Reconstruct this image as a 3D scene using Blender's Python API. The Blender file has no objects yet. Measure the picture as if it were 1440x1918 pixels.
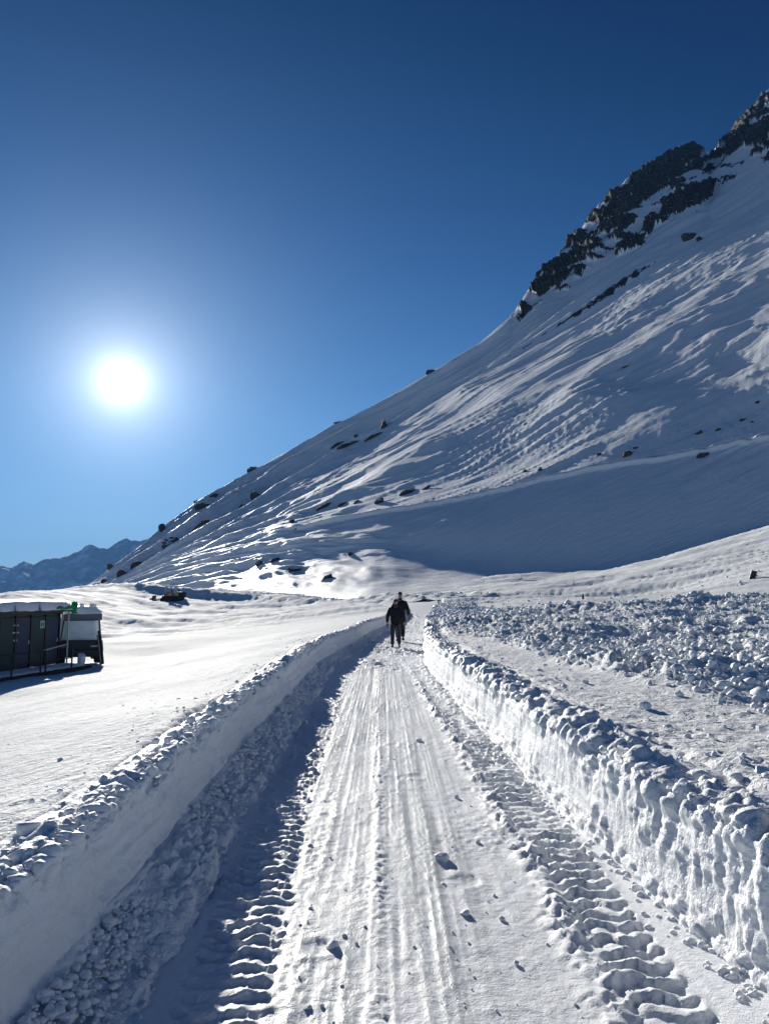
import bpy, math, random
import numpy as np
from mathutils import Vector, Matrix, Euler

# ------------------------------------------------------------------ camera, sky, sun, exposure
SC = bpy.context.scene
COL = SC.collection
F, EYE = 1400.0, 1.75
PITCH = math.atan(156 / F)
cam = bpy.data.cameras.new('camera')
camo = bpy.data.objects.new('camera', cam)
COL.objects.link(camo)
camo.location = (0, 0, EYE)
camo.rotation_euler = (math.pi / 2 + PITCH, 0, 0)
cam.sensor_fit = 'HORIZONTAL'; cam.sensor_width = 36; cam.lens = 36 * F / 1440
cam.clip_start = 0.05; cam.clip_end = 30000
SC.camera = camo

CP, SP = math.cos(PITCH), math.sin(PITCH)
def ray(px, py):
    a = (np.asarray(px, float) - 720) / F; b = (959 - np.asarray(py, float)) / F
    return a, CP - SP * b, SP + CP * b
def at(px, py, d):
    """the point of the place seen at that spot of the photograph, d metres ahead"""
    a, y, z = ray(px, py)
    d = np.asarray(d, float)
    return np.stack([a / y * d, d + 0 * a, EYE + z / y * d], -1)

sx, sy, sz = [float(v) for v in ray(228, 715)]
sl = math.sqrt(sx * sx + sy * sy + sz * sz)
SUN = Vector((sx / sl, sy / sl, sz / sl))
SUN_EL = math.asin(SUN.z)
SUN_AZ = math.atan2(SUN.x, SUN.y)

world = bpy.data.worlds.new("World"); SC.world = world; world.use_nodes = True
wn = world.node_tree.nodes; wl = world.node_tree.links
wn.clear()
wo = wn.new('ShaderNodeOutputWorld')
sky = wn.new('ShaderNodeTexSky'); sky.sky_type = 'NISHITA'; sky.sun_disc = False
sky.sun_elevation = SUN_EL; sky.sun_rotation = SUN_AZ
sky.altitude = 3000; sky.air_density = 1.0; sky.dust_density = 0.35; sky.ozone_density = 4.0
bg = wn.new('ShaderNodeBackground'); bg.inputs[1].default_value = 0.1
# the sky's own response, deep blue overhead at this altitude: one colour curve for the whole sky
sc0 = wn.new('ShaderNodeVectorMath'); sc0.operation = 'SCALE'; sc0.inputs[3].default_value = 1 / 12
cv = wn.new('ShaderNodeRGBCurve'); sc1 = wn.new('ShaderNodeVectorMath'); sc1.operation = 'SCALE'; sc1.inputs[3].default_value = 6.2
CURVE = [[(0, 0), (.040, .0002), (.049, .0015), (.079, .026), (.1625, .115), (.42, .30), (1, .42)],
         [(0, 0), (.070, .010), (.093, .018), (.106, .032), (.165, .100), (.315, .31), (.67, .58), (1, .68)],
         [(0, 0), (.16, .060), (.2125, .092), (.241, .118), (.3575, .290), (.6, .63), (.92, .86), (1, .90)]]
for ci, pts in enumerate(CURVE):
    c = cv.mapping.curves[ci]
    c.points[0].location = pts[0]; c.points[1].location = pts[-1]
    for p_ in pts[1:-1]: c.points.new(*p_)
    for p_ in c.points: p_.handle_type = 'VECTOR'
cv.mapping.update()
wl.new(sky.outputs[0], sc0.inputs[0]); wl.new(sc0.outputs[0], cv.inputs['Color']); wl.new(cv.outputs[0], sc1.inputs[0]); wl.new(sc1.outputs[0], bg.inputs[0])
# the sun's aureole in thin high-altitude air, as a function of direction to the sun
tc = wn.new('ShaderNodeTexCoord')
dp = wn.new('ShaderNodeVectorMath'); dp.operation = 'DOT_PRODUCT'
nv = wn.new('ShaderNodeVectorMath'); nv.operation = 'NORMALIZE'
wl.new(tc.outputs['Generated'], nv.inputs[0]); wl.new(nv.outputs[0], dp.inputs[0])
dp.inputs[1].default_value = SUN
def wmath(op, a, b=None):
    n = wn.new('ShaderNodeMath'); n.operation = op
    for i, v in enumerate((a, b)):
        if v is None: continue
        if isinstance(v, (int, float)): n.inputs[i].default_value = v
        else: wl.new(v, n.inputs[i])
    return n.outputs[0]
cosd = wmath('MAXIMUM', dp.outputs['Value'], 0.0)
AUREOLE = [(20000, 6.0, (1, 1, .98)), (5000, .7, (1, 1, 1)), (1300, .36, (.97, .98, 1)), (350, .24, (.92, .96, 1)), (110, .10, (.8, .9, 1)), (45, .075, (.6, .8, 1)), (12, .03, (.4, .7, 1))]
prev = bg.outputs[0]
for power, strength, colr in AUREOLE:
    e = wn.new('ShaderNodeBackground'); e.inputs[0].default_value = (*colr, 1)
    wl.new(wmath('MULTIPLY', wmath('POWER', cosd, float(power)), strength), e.inputs[1])
    ad = wn.new('ShaderNodeAddShader'); wl.new(prev, ad.inputs[0]); wl.new(e.outputs[0], ad.inputs[1])
    prev = ad.outputs[0]
wl.new(prev, wo.inputs[0])

sun = bpy.data.lights.new('sun', 'SUN'); sun.energy = 5.0; sun.angle = math.radians(0.5)
sun.color = (1.0, 0.955, 0.87)
suno = bpy.data.objects.new('sun', sun); COL.objects.link(suno)
suno.rotation_euler = SUN.to_track_quat('Z', 'Y').to_euler()
suno.location = (0, 0, 50)

SC.view_settings.view_transform = 'Standard'; SC.view_settings.look = 'None'
SC.view_settings.gamma = 1; SC.view_settings.use_curve_mapping = False
SC.view_settings.exposure = 0.72
try:
    SC.cycles.use_denoising = True
    SC.cycles.max_bounces = 6; SC.cycles.diffuse_bounces = 3; SC.cycles.glossy_bounces = 2
    SC.cycles.volume_bounces = 0; SC.cycles.caustics_reflective = False
except Exception: pass

# ------------------------------------------------------------------ helpers
RNG = np.random.default_rng(7); random.seed(7)
_P = RNG.permutation(4096); _A = RNG.random(4096) * 2 * np.pi; _V = RNG.random((4096, 3))
def _h(i, j, k=0): return _P[(_P[(_P[i & 4095] + j) & 4095] + k) & 4095]
def perlin(x, y, seed=0):
    x = np.asarray(x, float); y = np.asarray(y, float)
    xi = np.floor(x).astype(int); yi = np.floor(y).astype(int); fx = x - xi; fy = y - yi
    u = fx * fx * fx * (fx * (fx * 6 - 15) + 10); v = fy * fy * fy * (fy * (fy * 6 - 15) + 10)
    def g(a, b):
        t = _A[_h(xi + a, yi + b, seed)]; return np.cos(t) * (fx - a) + np.sin(t) * (fy - b)
    n0 = g(0, 0) * (1 - u) + g(1, 0) * u; n1 = g(0, 1) * (1 - u) + g(1, 1) * u
    return (n0 * (1 - v) + n1 * v) * 1.5
def fbm(x, y, o=4, seed=0, gain=.5):
    r = 0; a = 1.
    for i in range(o):
        r = r + a * perlin(x * 2 ** i + 17.3 * i, y * 2 ** i - 9.1 * i, seed + i * 7); a *= gain
    return r
def ridged(x, y, o=4, seed=0, gain=.5):
    r = 0; a = 1.
    for i in range(o):
        r = r + a * (1 - 2 * np.abs(perlin(x * 2 ** i + 5.3 * i, y * 2 ** i + 3.7 * i, seed + i * 7))); a *= gain
    return r
def worley(x, y, seed=0):
    """F1, F2, cell id value"""
    x = np.asarray(x, float); y = np.asarray(y, float)
    xi = np.floor(x).astype(int); yi = np.floor(y).astype(int)
    f1 = np.full(x.shape, 9.); f2 = np.full(x.shape, 9.); cid = np.zeros(x.shape)
    for a in (-1, 0, 1):
        for b in (-1, 0, 1):
            h = _h(xi + a, yi + b, seed)
            d = np.hypot(xi + a + _V[h, 0] - x, yi + b + _V[h, 1] - y)
            n = d < f1
            f2 = np.where(n, f1, np.minimum(f2, d)); cid = np.where(n, _V[h, 2], cid); f1 = np.where(n, d, f1)
    return f1, f2, cid
def cobble(x, y, seed=0):
    """rounded lumps 0..1 of uneven size and height"""
    f1, f2, c = worley(x + .25 * perlin(x * 2, y * 2, seed + 3), y + .25 * perlin(x * 2 + 9, y * 2, seed + 5), seed)
    r = .35 + .3 * c
    return np.sqrt(np.clip(1 - (f1 / r) ** 2, 0, 1)) * (.35 + .65 * c) * (c > .15)
def sstep(a, b, x):
    t = np.clip((x - a) / (b - a), 0, 1); return t * t * (3 - 2 * t)

def tag(o, label=None, cat=None, group=None, kind=None):
    if label: o['label'] = label
    if cat: o['category'] = cat
    if group: o['group'] = group
    if kind: o['kind'] = kind
    return o
def obj(name, me, mat=None, parent=None):
    o = bpy.data.objects.new(name, me); COL.objects.link(o)
    if mat and not me.materials: me.materials.append(mat)
    if parent: o.parent = parent
    return o
def empty(name, loc, rz=0):
    o = bpy.data.objects.new(name, None); COL.objects.link(o); o.location = loc; o.rotation_euler = (0, 0, rz)
    o.empty_display_size = .2
    return o
def copy_tree(o, parent=None):
    c = o.copy(); COL.objects.link(c); c.parent = parent
    for ch in list(o.children): copy_tree(ch, c)
    return c
def np_mesh(name, V, Q, smooth=True, attrs=None, uv=None):
    """mesh from vertex array and an array of quads or triangles"""
    V = np.ascontiguousarray(V.reshape(-1, 3), dtype=np.float32); Q = np.ascontiguousarray(Q, dtype=np.int32)
    k = Q.shape[1]; me = bpy.data.meshes.new(name)
    me.vertices.add(len(V)); me.vertices.foreach_set('co', V.ravel())
    me.loops.add(Q.size); me.loops.foreach_set('vertex_index', Q.ravel())
    me.polygons.add(len(Q)); me.polygons.foreach_set('loop_start', np.arange(0, Q.size, k, dtype=np.int32))
    try: me.polygons.foreach_set('loop_total', np.full(len(Q), k, dtype=np.int32))
    except Exception: pass
    me.polygons.foreach_set('use_smooth', np.full(len(Q), smooth, dtype=bool))
    for n, a in (attrs or {}).items():
        at_ = me.attributes.new(n, 'FLOAT', 'POINT'); at_.data.foreach_set('value', np.ascontiguousarray(a.ravel(), dtype=np.float32))
    if uv is not None:
        l = me.uv_layers.new(name='UVMap'); l.data.foreach_set('uv', np.ascontiguousarray(uv.reshape(-1, 2)[Q.ravel()], dtype=np.float32).ravel())
    me.update(calc_edges=True); me.validate()
    return me
def grid_quads(n, m, keep=None, flip=False):
    i = np.arange(n * m).reshape(n, m)
    q = np.stack([i[:-1, :-1], i[:-1, 1:], i[1:, 1:], i[1:, :-1]], -1)
    if flip: q = q[..., ::-1]
    if keep is not None: q = q[keep]
    return q.reshape(-1, 4)
def ico(sub):
    import bmesh
    bm = bmesh.new(); bmesh.ops.create_icosphere(bm, subdivisions=sub, radius=1)
    V = np.array([v.co[:] for v in bm.verts]); T = np.array([[v.index for v in f.verts] for f in bm.faces]); bm.free()
    return V, T
ICO = {k: ico(k) for k in (1, 2, 3, 4)}

class MB:
    """collects boxes, bars, tubes into one mesh"""
    def __init__(s): s.v = []; s.f = []
    def add(s, vs, fs):
        n = len(s.v); s.v += [tuple(v) for v in vs]; s.f += [tuple(i + n for i in f) for f in fs]; return s
    def box(s, a, b, M=None):
        (x0, y0, z0), (x1, y1, z1) = a, b
        vs = [Vector(p) for p in ((x0, y0, z0), (x1, y0, z0), (x1, y1, z0), (x0, y1, z0), (x0, y0, z1), (x1, y0, z1), (x1, y1, z1), (x0, y1, z1))]
        if M: vs = [M @ v for v in vs]
        return s.add(vs, [(0, 3, 2, 1), (4, 5, 6, 7), (0, 1, 5, 4), (1, 2, 6, 5), (2, 3, 7, 6), (3, 0, 4, 7)])
    def tube(s, pts, r, n=8, caps=True):
        pts = [Vector(p) for p in pts]; rs = r if isinstance(r, (list, tuple)) else [r] * len(pts); vs = []
        for i, p in enumerate(pts):
            t = (pts[min(i + 1, len(pts) - 1)] - pts[max(i - 1, 0)]).normalized()
            a = t.orthogonal().normalized() if abs(t.z) > .99 else t.cross(Vector((0, 0, 1))).normalized(); b = t.cross(a)
            for k in range(n):
                th = 2 * math.pi * k / n; vs.append(p + (a * math.cos(th) + b * math.sin(th)) * rs[i])
        fs = [(i * n + k, i * n + (k + 1) % n, (i + 1) * n + (k + 1) % n, (i + 1) * n + k) for i in range(len(pts) - 1) for k in range(n)]
        if caps: fs += [tuple(range(n))[::-1], tuple((len(pts) - 1) * n + k for k in range(n))]
        return s.add(vs, fs)
    def prism(s, prof, y0, y1, axis='y'):
        """profile in (x,z) extruded along y (or in (y,z) along x)"""
        n = len(prof); P = (lambda a, b, t: (a, t, b)) if axis == 'y' else (lambda a, b, t: (t, a, b))
        vs = [P(a, b, y0) for a, b in prof] + [P(a, b, y1) for a, b in prof]
        return s.add(vs, [tuple(range(n))[::-1], tuple(range(n, 2 * n))] + [(i, (i + 1) % n, n + (i + 1) % n, n + i) for i in range(n)])
    def build(s, name, mat, parent=None, bevel=0, smooth=False):
        import bmesh
        me = bpy.data.meshes.new(name); me.from_pydata(s.v, [], s.f)
        bm = bmesh.new(); bm.from_mesh(me); bmesh.ops.recalc_face_normals(bm, faces=bm.faces)
        if bevel: bmesh.ops.bevel(bm, geom=bm.edges[:], offset=bevel, segments=1, affect='EDGES', clamp_overlap=True)
        bm.to_mesh(me); bm.free()
        if smooth:
            for p in me.polygons: p.use_smooth = True
        return obj(name, me, mat, parent)

# ------------------------------------------------------------------ materials
def mat(name, col, rough=.6, spec=.5, metal=0, noise=0, nscale=8, bump=0):
    m = bpy.data.materials.new(name); m.use_nodes = True; nt = m.node_tree; b = nt.nodes['Principled BSDF']
    b.inputs['Base Color'].default_value = (*col, 1); b.inputs['Roughness'].default_value = rough
    b.inputs['Specular IOR Level'].default_value = spec; b.inputs['Metallic'].default_value = metal
    if noise or bump:
        tcn = nt.nodes.new('ShaderNodeTexCoord'); n = nt.nodes.new('ShaderNodeTexNoise'); n.inputs['Scale'].default_value = nscale
        n.inputs['Detail'].default_value = 6; nt.links.new(tcn.outputs['Object'], n.inputs['Vector'])
        if noise:
            r = nt.nodes.new('ShaderNodeMix'); r.data_type = 'RGBA'
            r.inputs[6].default_value = (*[c * (1 - noise) for c in col], 1); r.inputs[7].default_value = (*[min(1, c * (1 + noise)) for c in col], 1)
            nt.links.new(n.outputs['Fac'], r.inputs[0]); nt.links.new(r.outputs[2], b.inputs['Base Color'])
        if bump:
            bp = nt.nodes.new('ShaderNodeBump'); bp.inputs['Distance'].default_value = bump; nt.links.new(n.outputs['Fac'], bp.inputs['Height'])
            nt.links.new(bp.outputs[0], b.inputs['Normal'])
    return m

def snow_mat(name, layers, col=(.80, .82, .84), rough=.55, uv=False, ice=False, spec=.35, sss=0, warp=0, rockmask=False):
    """layers: (scale xyz, bump distance, detail) of fine relief"""
    m = bpy.data.materials.new(name); m.use_nodes = True; nt = m.node_tree; N = nt.nodes; L = nt.links
    b = N['Principled BSDF']; b.inputs['Base Color'].default_value = (*col, 1); b.inputs['Roughness'].default_value = rough
    b.inputs['Specular IOR Level'].default_value = spec
    if sss:
        b.inputs['Subsurface Weight'].default_value = sss; b.inputs['Subsurface Radius'].default_value = (.6, .8, 1)
        b.inputs['Subsurface Scale'].default_value = .03
    tcn = N.new('ShaderNodeTexCoord'); src = tcn.outputs['UV' if uv else 'Object']
    prev = None
    for sc_, dist, det in layers:
        mp = N.new('ShaderNodeMapping'); mp.inputs['Scale'].default_value = sc_ if isinstance(sc_, tuple) else (sc_,) * 3
        L.new(src, mp.inputs[0]); n = N.new('ShaderNodeTexNoise'); n.inputs['Scale'].default_value = 1; n.inputs['Detail'].default_value = det
        n.inputs['Roughness'].default_value = .6
        if warp: n.inputs['Distortion'].default_value = warp
        L.new(mp.outputs[0], n.inputs['Vector'])
        bp = N.new('ShaderNodeBump'); bp.inputs['Distance'].default_value = dist; L.new(n.outputs['Fac'], bp.inputs['Height'])
        if prev: L.new(prev, bp.inputs['Normal'])
        prev = bp.outputs[0]
    if prev: L.new(prev, b.inputs['Normal'])
    if ice:
        a = N.new('ShaderNodeAttribute'); a.attribute_name = 'ice'
        mx = N.new('ShaderNodeMix'); mx.data_type = 'RGBA'; mx.inputs[6].default_value = (*col, 1); mx.inputs[7].default_value = (.60, .63, .63, 1)
        L.new(a.outputs['Fac'], mx.inputs[0]); L.new(mx.outputs[2], b.inputs['Base Color'])
        mr = N.new('ShaderNodeMapRange'); mr.inputs[3].default_value = rough; mr.inputs[4].default_value = .3
        L.new(a.outputs['Fac'], mr.inputs[0]); L.new(mr.outputs[0], b.inputs['Roughness'])
    return m
SNOW = snow_mat('snow', [(45, .006, 3), (160, .0025, 2)])
SNOW_FIELD = snow_mat('wind_packed_snow', [((1.2, .5, 1), .05, 5), (10, .040, 4), (42, .014, 3)], col=(.80, .815, .82), rough=.82, spec=.10)
SNOW_ROAD = snow_mat('packed_road_snow', [(28, .006, 4), (120, .003, 2)], ice=True, rough=.6, spec=.25)
SNOW_LUMP = snow_mat('lump_snow', [(2.2, .010, 4)], rough=.7, spec=.2)
SNOW_BANK = snow_mat('cut_snow', [(20, .016, 5), (75, .006, 2)], rough=.6)
SNOW_BLOCK = snow_mat('broken_snow', [(14, .012, 4), (60, .004, 2)], rough=.65)

def rock_mat(name='rock', snowy=True, scale=1.0, col=(.055, .05, .048), lim=.62):
    m = bpy.data.materials.new(name); m.use_nodes = True; nt = m.node_tree; N = nt.nodes; L = nt.links; b = N['Principled BSDF']
    b.inputs['Roughness'].default_value = .85; b.inputs['Specular IOR Level'].default_value = .25
    tcn = N.new('ShaderNodeNewGeometry'); n = N.new('ShaderNodeTexNoise'); n.inputs['Scale'].default_value = .35 * scale; n.inputs['Detail'].default_value = 9
    n.inputs['Roughness'].default_value = .65
    L.new(tcn.outputs['Position'], n.inputs['Vector'])
    cr = N.new('ShaderNodeValToRGB'); e = cr.color_ramp.elements
    e[0].position = .3; e[0].color = (col[0] * .45, col[1] * .45, col[2] * .48, 1); e[1].position = .72; e[1].color = (col[0] * 1.9, col[1] * 1.75, col[2] * 1.6, 1)
    L.new(n.outputs['Fac'], cr.inputs[0])
    bp = N.new('ShaderNodeBump'); bp.inputs['Distance'].default_value = 1.2 / scale; L.new(n.outputs['Fac'], bp.inputs['Height']); L.new(bp.outputs[0], b.inputs['Normal'])
    if snowy:   # snow lies where the ledge is flat enough to hold it
        sp_ = N.new('ShaderNodeSeparateXYZ'); L.new(tcn.outputs['Normal'], sp_.inputs[0])
        n2 = N.new('ShaderNodeTexNoise'); n2.inputs['Scale'].default_value = .5 * scale; n2.inputs['Detail'].default_value = 5; L.new(tcn.outputs['Position'], n2.inputs['Vector'])
        ma = N.new('ShaderNodeMath'); ma.operation = 'MULTIPLY_ADD'; ma.inputs[1].default_value = .55; L.new(n2.outputs['Fac'], ma.inputs[0]); L.new(sp_.outputs['Z'], ma.inputs[2])
        mr = N.new('ShaderNodeMapRange'); mr.inputs[1].default_value = lim + .27; mr.inputs[2].default_value = lim + .33; L.new(ma.outputs[0], mr.inputs[0])
        mx = N.new('ShaderNodeMix'); mx.data_type = 'RGBA'; mx.inputs[7].default_value = (.85, .87, .9, 1)
        L.new(mr.outputs[0], mx.inputs[0]); L.new(cr.outputs[0], mx.inputs[6]); L.new(mx.outputs[2], b.inputs['Base Color'])
    else: L.new(cr.outputs[0], b.inputs['Base Color'])
    return m
ROCK = rock_mat('crag_rock', scale=1.0, lim=.76, col=(.034, .032, .032))
BOULDER = rock_mat('boulder_rock', scale=3.0, lim=.72)

# ------------------------------------------------------------------ ground shape
_xr = np.array([(-12, 1.8), (1.5, 1.75), (3.4, 1.67), (5.4, 1.50), (8.3, 1.37), (12, 1.22), (19, 1.04), (25, 1.30), (33, 1.80), (45, 2.9), (72, 5.0), (90, 6.)])
_xl = np.array([(-12, -1.4), (1.5, -1.40), (3.3, -1.42), (6.5, -1.50), (9, -1.55), (18, -1.60), (22, -1.36), (25, -1.10), (33, -.62), (45, .5), (72, 2.3), (90, 3)])
def smooth_interp(y, T):
    yy = np.linspace(-12, 90, 1021); v = np.interp(yy, T[:, 0], T[:, 1]); k = np.hanning(21); k /= k.sum()
    vs = np.convolve(np.pad(v, 10, mode='edge'), k, 'valid'); return np.interp(y, yy, vs)
def XR(y): return smooth_interp(y, _xr)
def XL(y): return smooth_interp(y, _xl)
HL, HR = .59, .63

cp = []
for y in (-10, -4, 1, 4, 8, 13, 18, 24, 33, 42, 60):
    cp.append((float(XL(y)) - .1, y, HL)); cp.append((float(XR(y)) + .1, y, HR if y < 40 else HR + .1))
for y in (-10, -2, 5, 12, 20, 30, 40):
    for x in (-4, -8, -13, -19, -28):
        cp.append((x, y, max(HL + .2 * (x + 1.5), -1.42 + .012 * (x + 12))))
for p in [(200, 1215, 45), (400, 1192, 45), (560, 1170, 48), (240, 1190, 65), (420, 1175, 70), (560, 1160, 70), (660, 1148, 70), (300, 1166, 90), (500, 1150, 95),
          (200, 1138, 112), (120, 1125, 110), (300, 1130, 136), (400, 1129, 140), (520, 1131, 132), (650, 1134, 118), (710, 1134, 105), (20, 1130, 100), (-150, 1160, 90), (-500, 1200, 70),
          (100, 1115, 125), (150, 1109, 150), (220, 1105, 180), (300, 1110, 190), (420, 1112, 185), (560, 1114, 165), (700, 1116, 145)]:
    cp.append(tuple(at(*p)))
for x, y, z in [(-110, 210, -8), (-150, 160, -14), (-80, 240, -4), (-60, 30, -6), (-60, -10, -7), (-140, 60, -15), (-40, 300, -2), (60, 260, -2), (-20, 225, -3), (-4, 180, -1), (-28, 205, -2), (-50, 235, -3), (20, 165, 0), (50, 150, 3)]: cp.append((x, y, z))
for y in (-8, 2, 7, 13, 19):
    for x in (4, 8, 13, 20): cp.append((x, y, HR + .02 * (x - 1.5)))
for p in [(1440, 1142, 30), (1300, 1149, 30), (1180, 1154, 31), (1160, 1160, 28), (1000, 1163, 27), (900, 1166, 30), (850, 1142, 45), (950, 1150, 38), (1050, 1152, 36),
          (1700, 1130, 28), (2100, 1120, 26), (1440, 1130, 38), (1300, 1139, 38), (1150, 1132, 45), (1100, 1121, 60), (1250, 1112, 60), (1000, 1124, 60), (900, 1122, 75),
          (1440, 1062, 55), (1250, 1082, 70), (1440, 1012, 84), (1440, 988, 102), (1440, 994, 96), (1700, 1050, 45), (2100, 1040, 36), (1700, 934, 96), (2100, 858, 79),
          (1250, 1044, 105), (1100, 1074, 114), (960, 1080, 128), (950, 1104, 100), (850, 1110, 112), (750, 1121, 95), (820, 1124, 75)]:
    cp.append(tuple(at(*p)))
for x, y, z in [(95, 125, 15), (70, 145, 11), (70, 40, 9), (60, 0, 6), (110, 60, 14), (40, -10, 2)]: cp.append((x, y, z))
cp = np.array(cp)
def _tps(r2): return np.where(r2 > 1e-9, .5 * r2 * np.log(np.maximum(r2, 1e-9)), 0)
_n = len(cp); S_ = 50.
_X = cp[:, :2] / S_
_A2 = np.zeros((_n + 3, _n + 3))
_A2[:_n, :_n] = _tps(((_X[:, None] - _X[None]) ** 2).sum(-1)) + np.eye(_n) * 2e-5
_A2[:_n, _n] = 1; _A2[:_n, _n + 1:] = _X; _A2[_n, :_n] = 1; _A2[_n + 1:, :_n] = _X.T
_w = np.linalg.solve(_A2, np.r_[cp[:, 2], 0, 0, 0])
def ground(x, y):
    x = np.asarray(x, float); y = np.asarray(y, float); P = np.stack([x.ravel(), y.ravel()], -1) / S_
    out = np.empty(len(P))
    for i in range(0, len(P), 40000):
        p = P[i:i + 40000]; r2 = ((p[:, None] - _X[None]) ** 2).sum(-1)
        out[i:i + 40000] = _tps(r2) @ _w[:_n] + _w[_n] + p @ _w[_n + 1:]
    return out.reshape(x.shape)

# where the ploughed-off debris lies (0..1), by place
def debris(x, y):
    d = np.maximum(y, 1.)
    far = sstep(15, 20, y - 0) * (1 - sstep(64, 80, y))
    u = x / d                     # bearing-like measure used only to outline the fan-shaped heap
    edge = np.interp(x, [-2, 2, 4, 6, 9, 12, 16, 22, 30], [100, 70, 62, 44, 31, 33, 34, 34, 36]) + 2.5 * perlin(x * .25, y * .2, 3)
    near = np.interp(x, [1, 1.9, 2.5, 2.9, 3.2, 3.6, 4.5, 8, 12], [26, 20.5, 17, 12, 8.5, 6.0, 4.6, 3.6, 3.2]) + 1.0 * perlin(x * .6, y * .5, 5)
    return sstep(near - 1.8, near + 5.0 + .12 * near, y) * (1 - sstep(edge - 2, edge + .7, y)) * (x > 0)
def debris_h(x, y, full=True):
    m = debris(x, y)
    mound = np.exp(-((y - np.interp(x, [4, 8, 20], [34, 29, 30])) / 4.5) ** 2) * sstep(5, 9, x) * .45
    h = m * (mound + .16 * fbm(x * .45, y * .45, 3, 21))
    h += m * (.5 + .95 * sstep(-.35, .4, perlin(x * .35 + 2, y * .3, 41))) * (.07 * cobble(x * 1.9, y * 1.6, 31) + .08 * cobble(x * 4.2 + 4, y * 4.0, 33) + .055 * cobble(x * 8.5, y * 8.3, 35) + .022 * cobble(x * 17, y * 16, 37) * (y < 16))
    h += .02 * cobble(x * 9, y * 9, 39) * sstep(.1, .5, perlin(x * .8, y * .8, 38)) * (x > 0) * (y < 30)
    return h
def field_h(x, y, side):
    """open snow with its wind relief"""
    z = ground(x, y)
    d = np.hypot(x, y)
    # sastrugi running with the wind, stronger in the far bowl
    wx, wy = x * .80 - y * .6, x * .6 + y * .80
    amp = sstep(38, 75, d)
    z = z + (.05 + .55 * amp) * fbm(wx * .035 + 3, wy * .12, 4, 51) + .16 * amp * ridged(wx * .12, wy * .5, 3, 57)
    z = z + .07 * fbm(wx * .10 + 7, wy * .22, 3, 59) * sstep(.5, 4, np.abs(x)) + .012 * fbm(x * 1.1, y * 1.1, 3, 61) + .004 * fbm(x * 9, y * 9, 2, 63) * (d < 25)
    if side > 0:
        z = z + debris_h(x, y)
        e = np.maximum(x - XR(y), 0)
        z = z + .05 * cobble(x * 5, y * 5, 71) * np.exp(-e / .8) + .02 * cobble(x * 11, y * 11, 73) * np.exp(-e / 1.6)
    elif side == 0:
        z = z + debris_h(x, y) * sstep(0, .6, x - XR(y)) * (y < 100)
    elif side < 0:
        e = np.maximum(XL(y) - x, 0)
        z = z + .035 * cobble(x * 6, y * 6, 75) * np.exp(-e / .5) + .012 * cobble(x * 14, y * 14, 77) * np.exp(-e / .8)
    return z

def rows(y0, y1, a, b):
    ys = [y0]
    while ys[-1] < y1: ys.append(ys[-1] + max(.011, a * abs(ys[-1]) + b * 0))
    return np.array(ys)
def yrows(n_ratio, top, tail=()):
    ys = [2.0]
    while ys[-1] < top: ys.append(ys[-1] * (1 + n_ratio))
    head = [-9, -7, -5, -3.5, -2, -1, 0, .5, 1, 1.3, 1.6, 1.8]
    return np.array(head + ys + list(tail))

# ---- open snow fields on both sides
def field(name, side, cols, ratio, top, label):
    Y = yrows(ratio, top, ())
    w = np.linspace(0, 1, cols)
    s = w ** 1.55
    span = 14 + np.maximum(Y, 0) * (.95 if side < 0 else .95)
    if side < 0: X = (XL(Y) - .28)[:, None] - s[None] * span[:, None]
    else: X = (XR(Y) + .45)[:, None] + s[None] * span[:, None]
    YY = np.repeat(Y[:, None], cols, 1)
    Z = field_h(X, YY, side) - .14 * (1 - sstep(0, .22, s[None] * span[:, None]))
    me = np_mesh(name, np.stack([X, YY, Z], -1), grid_quads(len(Y), cols, flip=side < 0))
    return tag(obj(name, me, SNOW_FIELD), label, kind='structure')
field('snow_field', -1, 300, .0085, 75, None)
field('snow_field', +1, 460, .0075, 75, None)
# beyond 75 m both sides and the middle are one sheet
Y = [74.6]
while Y[-1] < 250: Y.append(Y[-1] * 1.0075)
Y = np.array(Y); w = np.linspace(-1, 1, 420); X = (w[None] * 1.05) * Y[:, None]
YY = np.repeat(Y[:, None], len(w), 1); Z = field_h(X, YY, 0) - .03 * (1 - sstep(75, 77, YY))
u_ = (720 + F * X / YY)
# bank of rough thrown snow along the far road
def seg_dist(x, y, pts):
    best = np.full(x.shape, 1e9); side = np.zeros(x.shape)
    for (ax, ay), (bx, by) in zip(pts[:-1], pts[1:]):
        dx, dy = bx - ax, by - ay; t = np.clip(((x - ax) * dx + (y - ay) * dy) / (dx * dx + dy * dy), 0, 1)
        qx, qy = x - ax - t * dx, y - ay - t * dy; d = np.hypot(qx, qy)
        n = d < best; best = np.where(n, d, best); side = np.where(n, dx * qy - dy * qx, side)
    return best * np.sign(side)
BERM = [tuple(at(*p)[:2]) for p in [(150, 1110, 178), (240, 1110, 166), (300, 1120, 158), (380, 1125, 152), (520, 1125, 141), (640, 1130, 122), (735, 1130, 100), (800, 1130, 84), (870, 1130, 80)]]
bd = seg_dist(X, YY, BERM)         # negative: beyond the far road
lowleft = sstep(-52, -35, X)
bank = np.exp(-((bd + 3.2) / 2.4) ** 2) * (1.0 - .75 * sstep(-18, -4, X))
rough = np.exp(-((bd + 3.0) / 4.5) ** 2)
Z = Z + bank * 1.15 + rough * (1 - .5 * sstep(0, 12, X)) * (.35 * cobble(X * .9, YY * .9, 81) + .2 * cobble(X * 1.9, YY * 1.9, 83)) - .35 * np.exp(-((bd - 1.5) / 2.2) ** 2)
tag(obj('snow_field', np_mesh('snow_field', np.stack([X, YY, Z], -1), grid_quads(len(Y), len(w), flip=False)), SNOW_FIELD), kind='structure')

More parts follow.
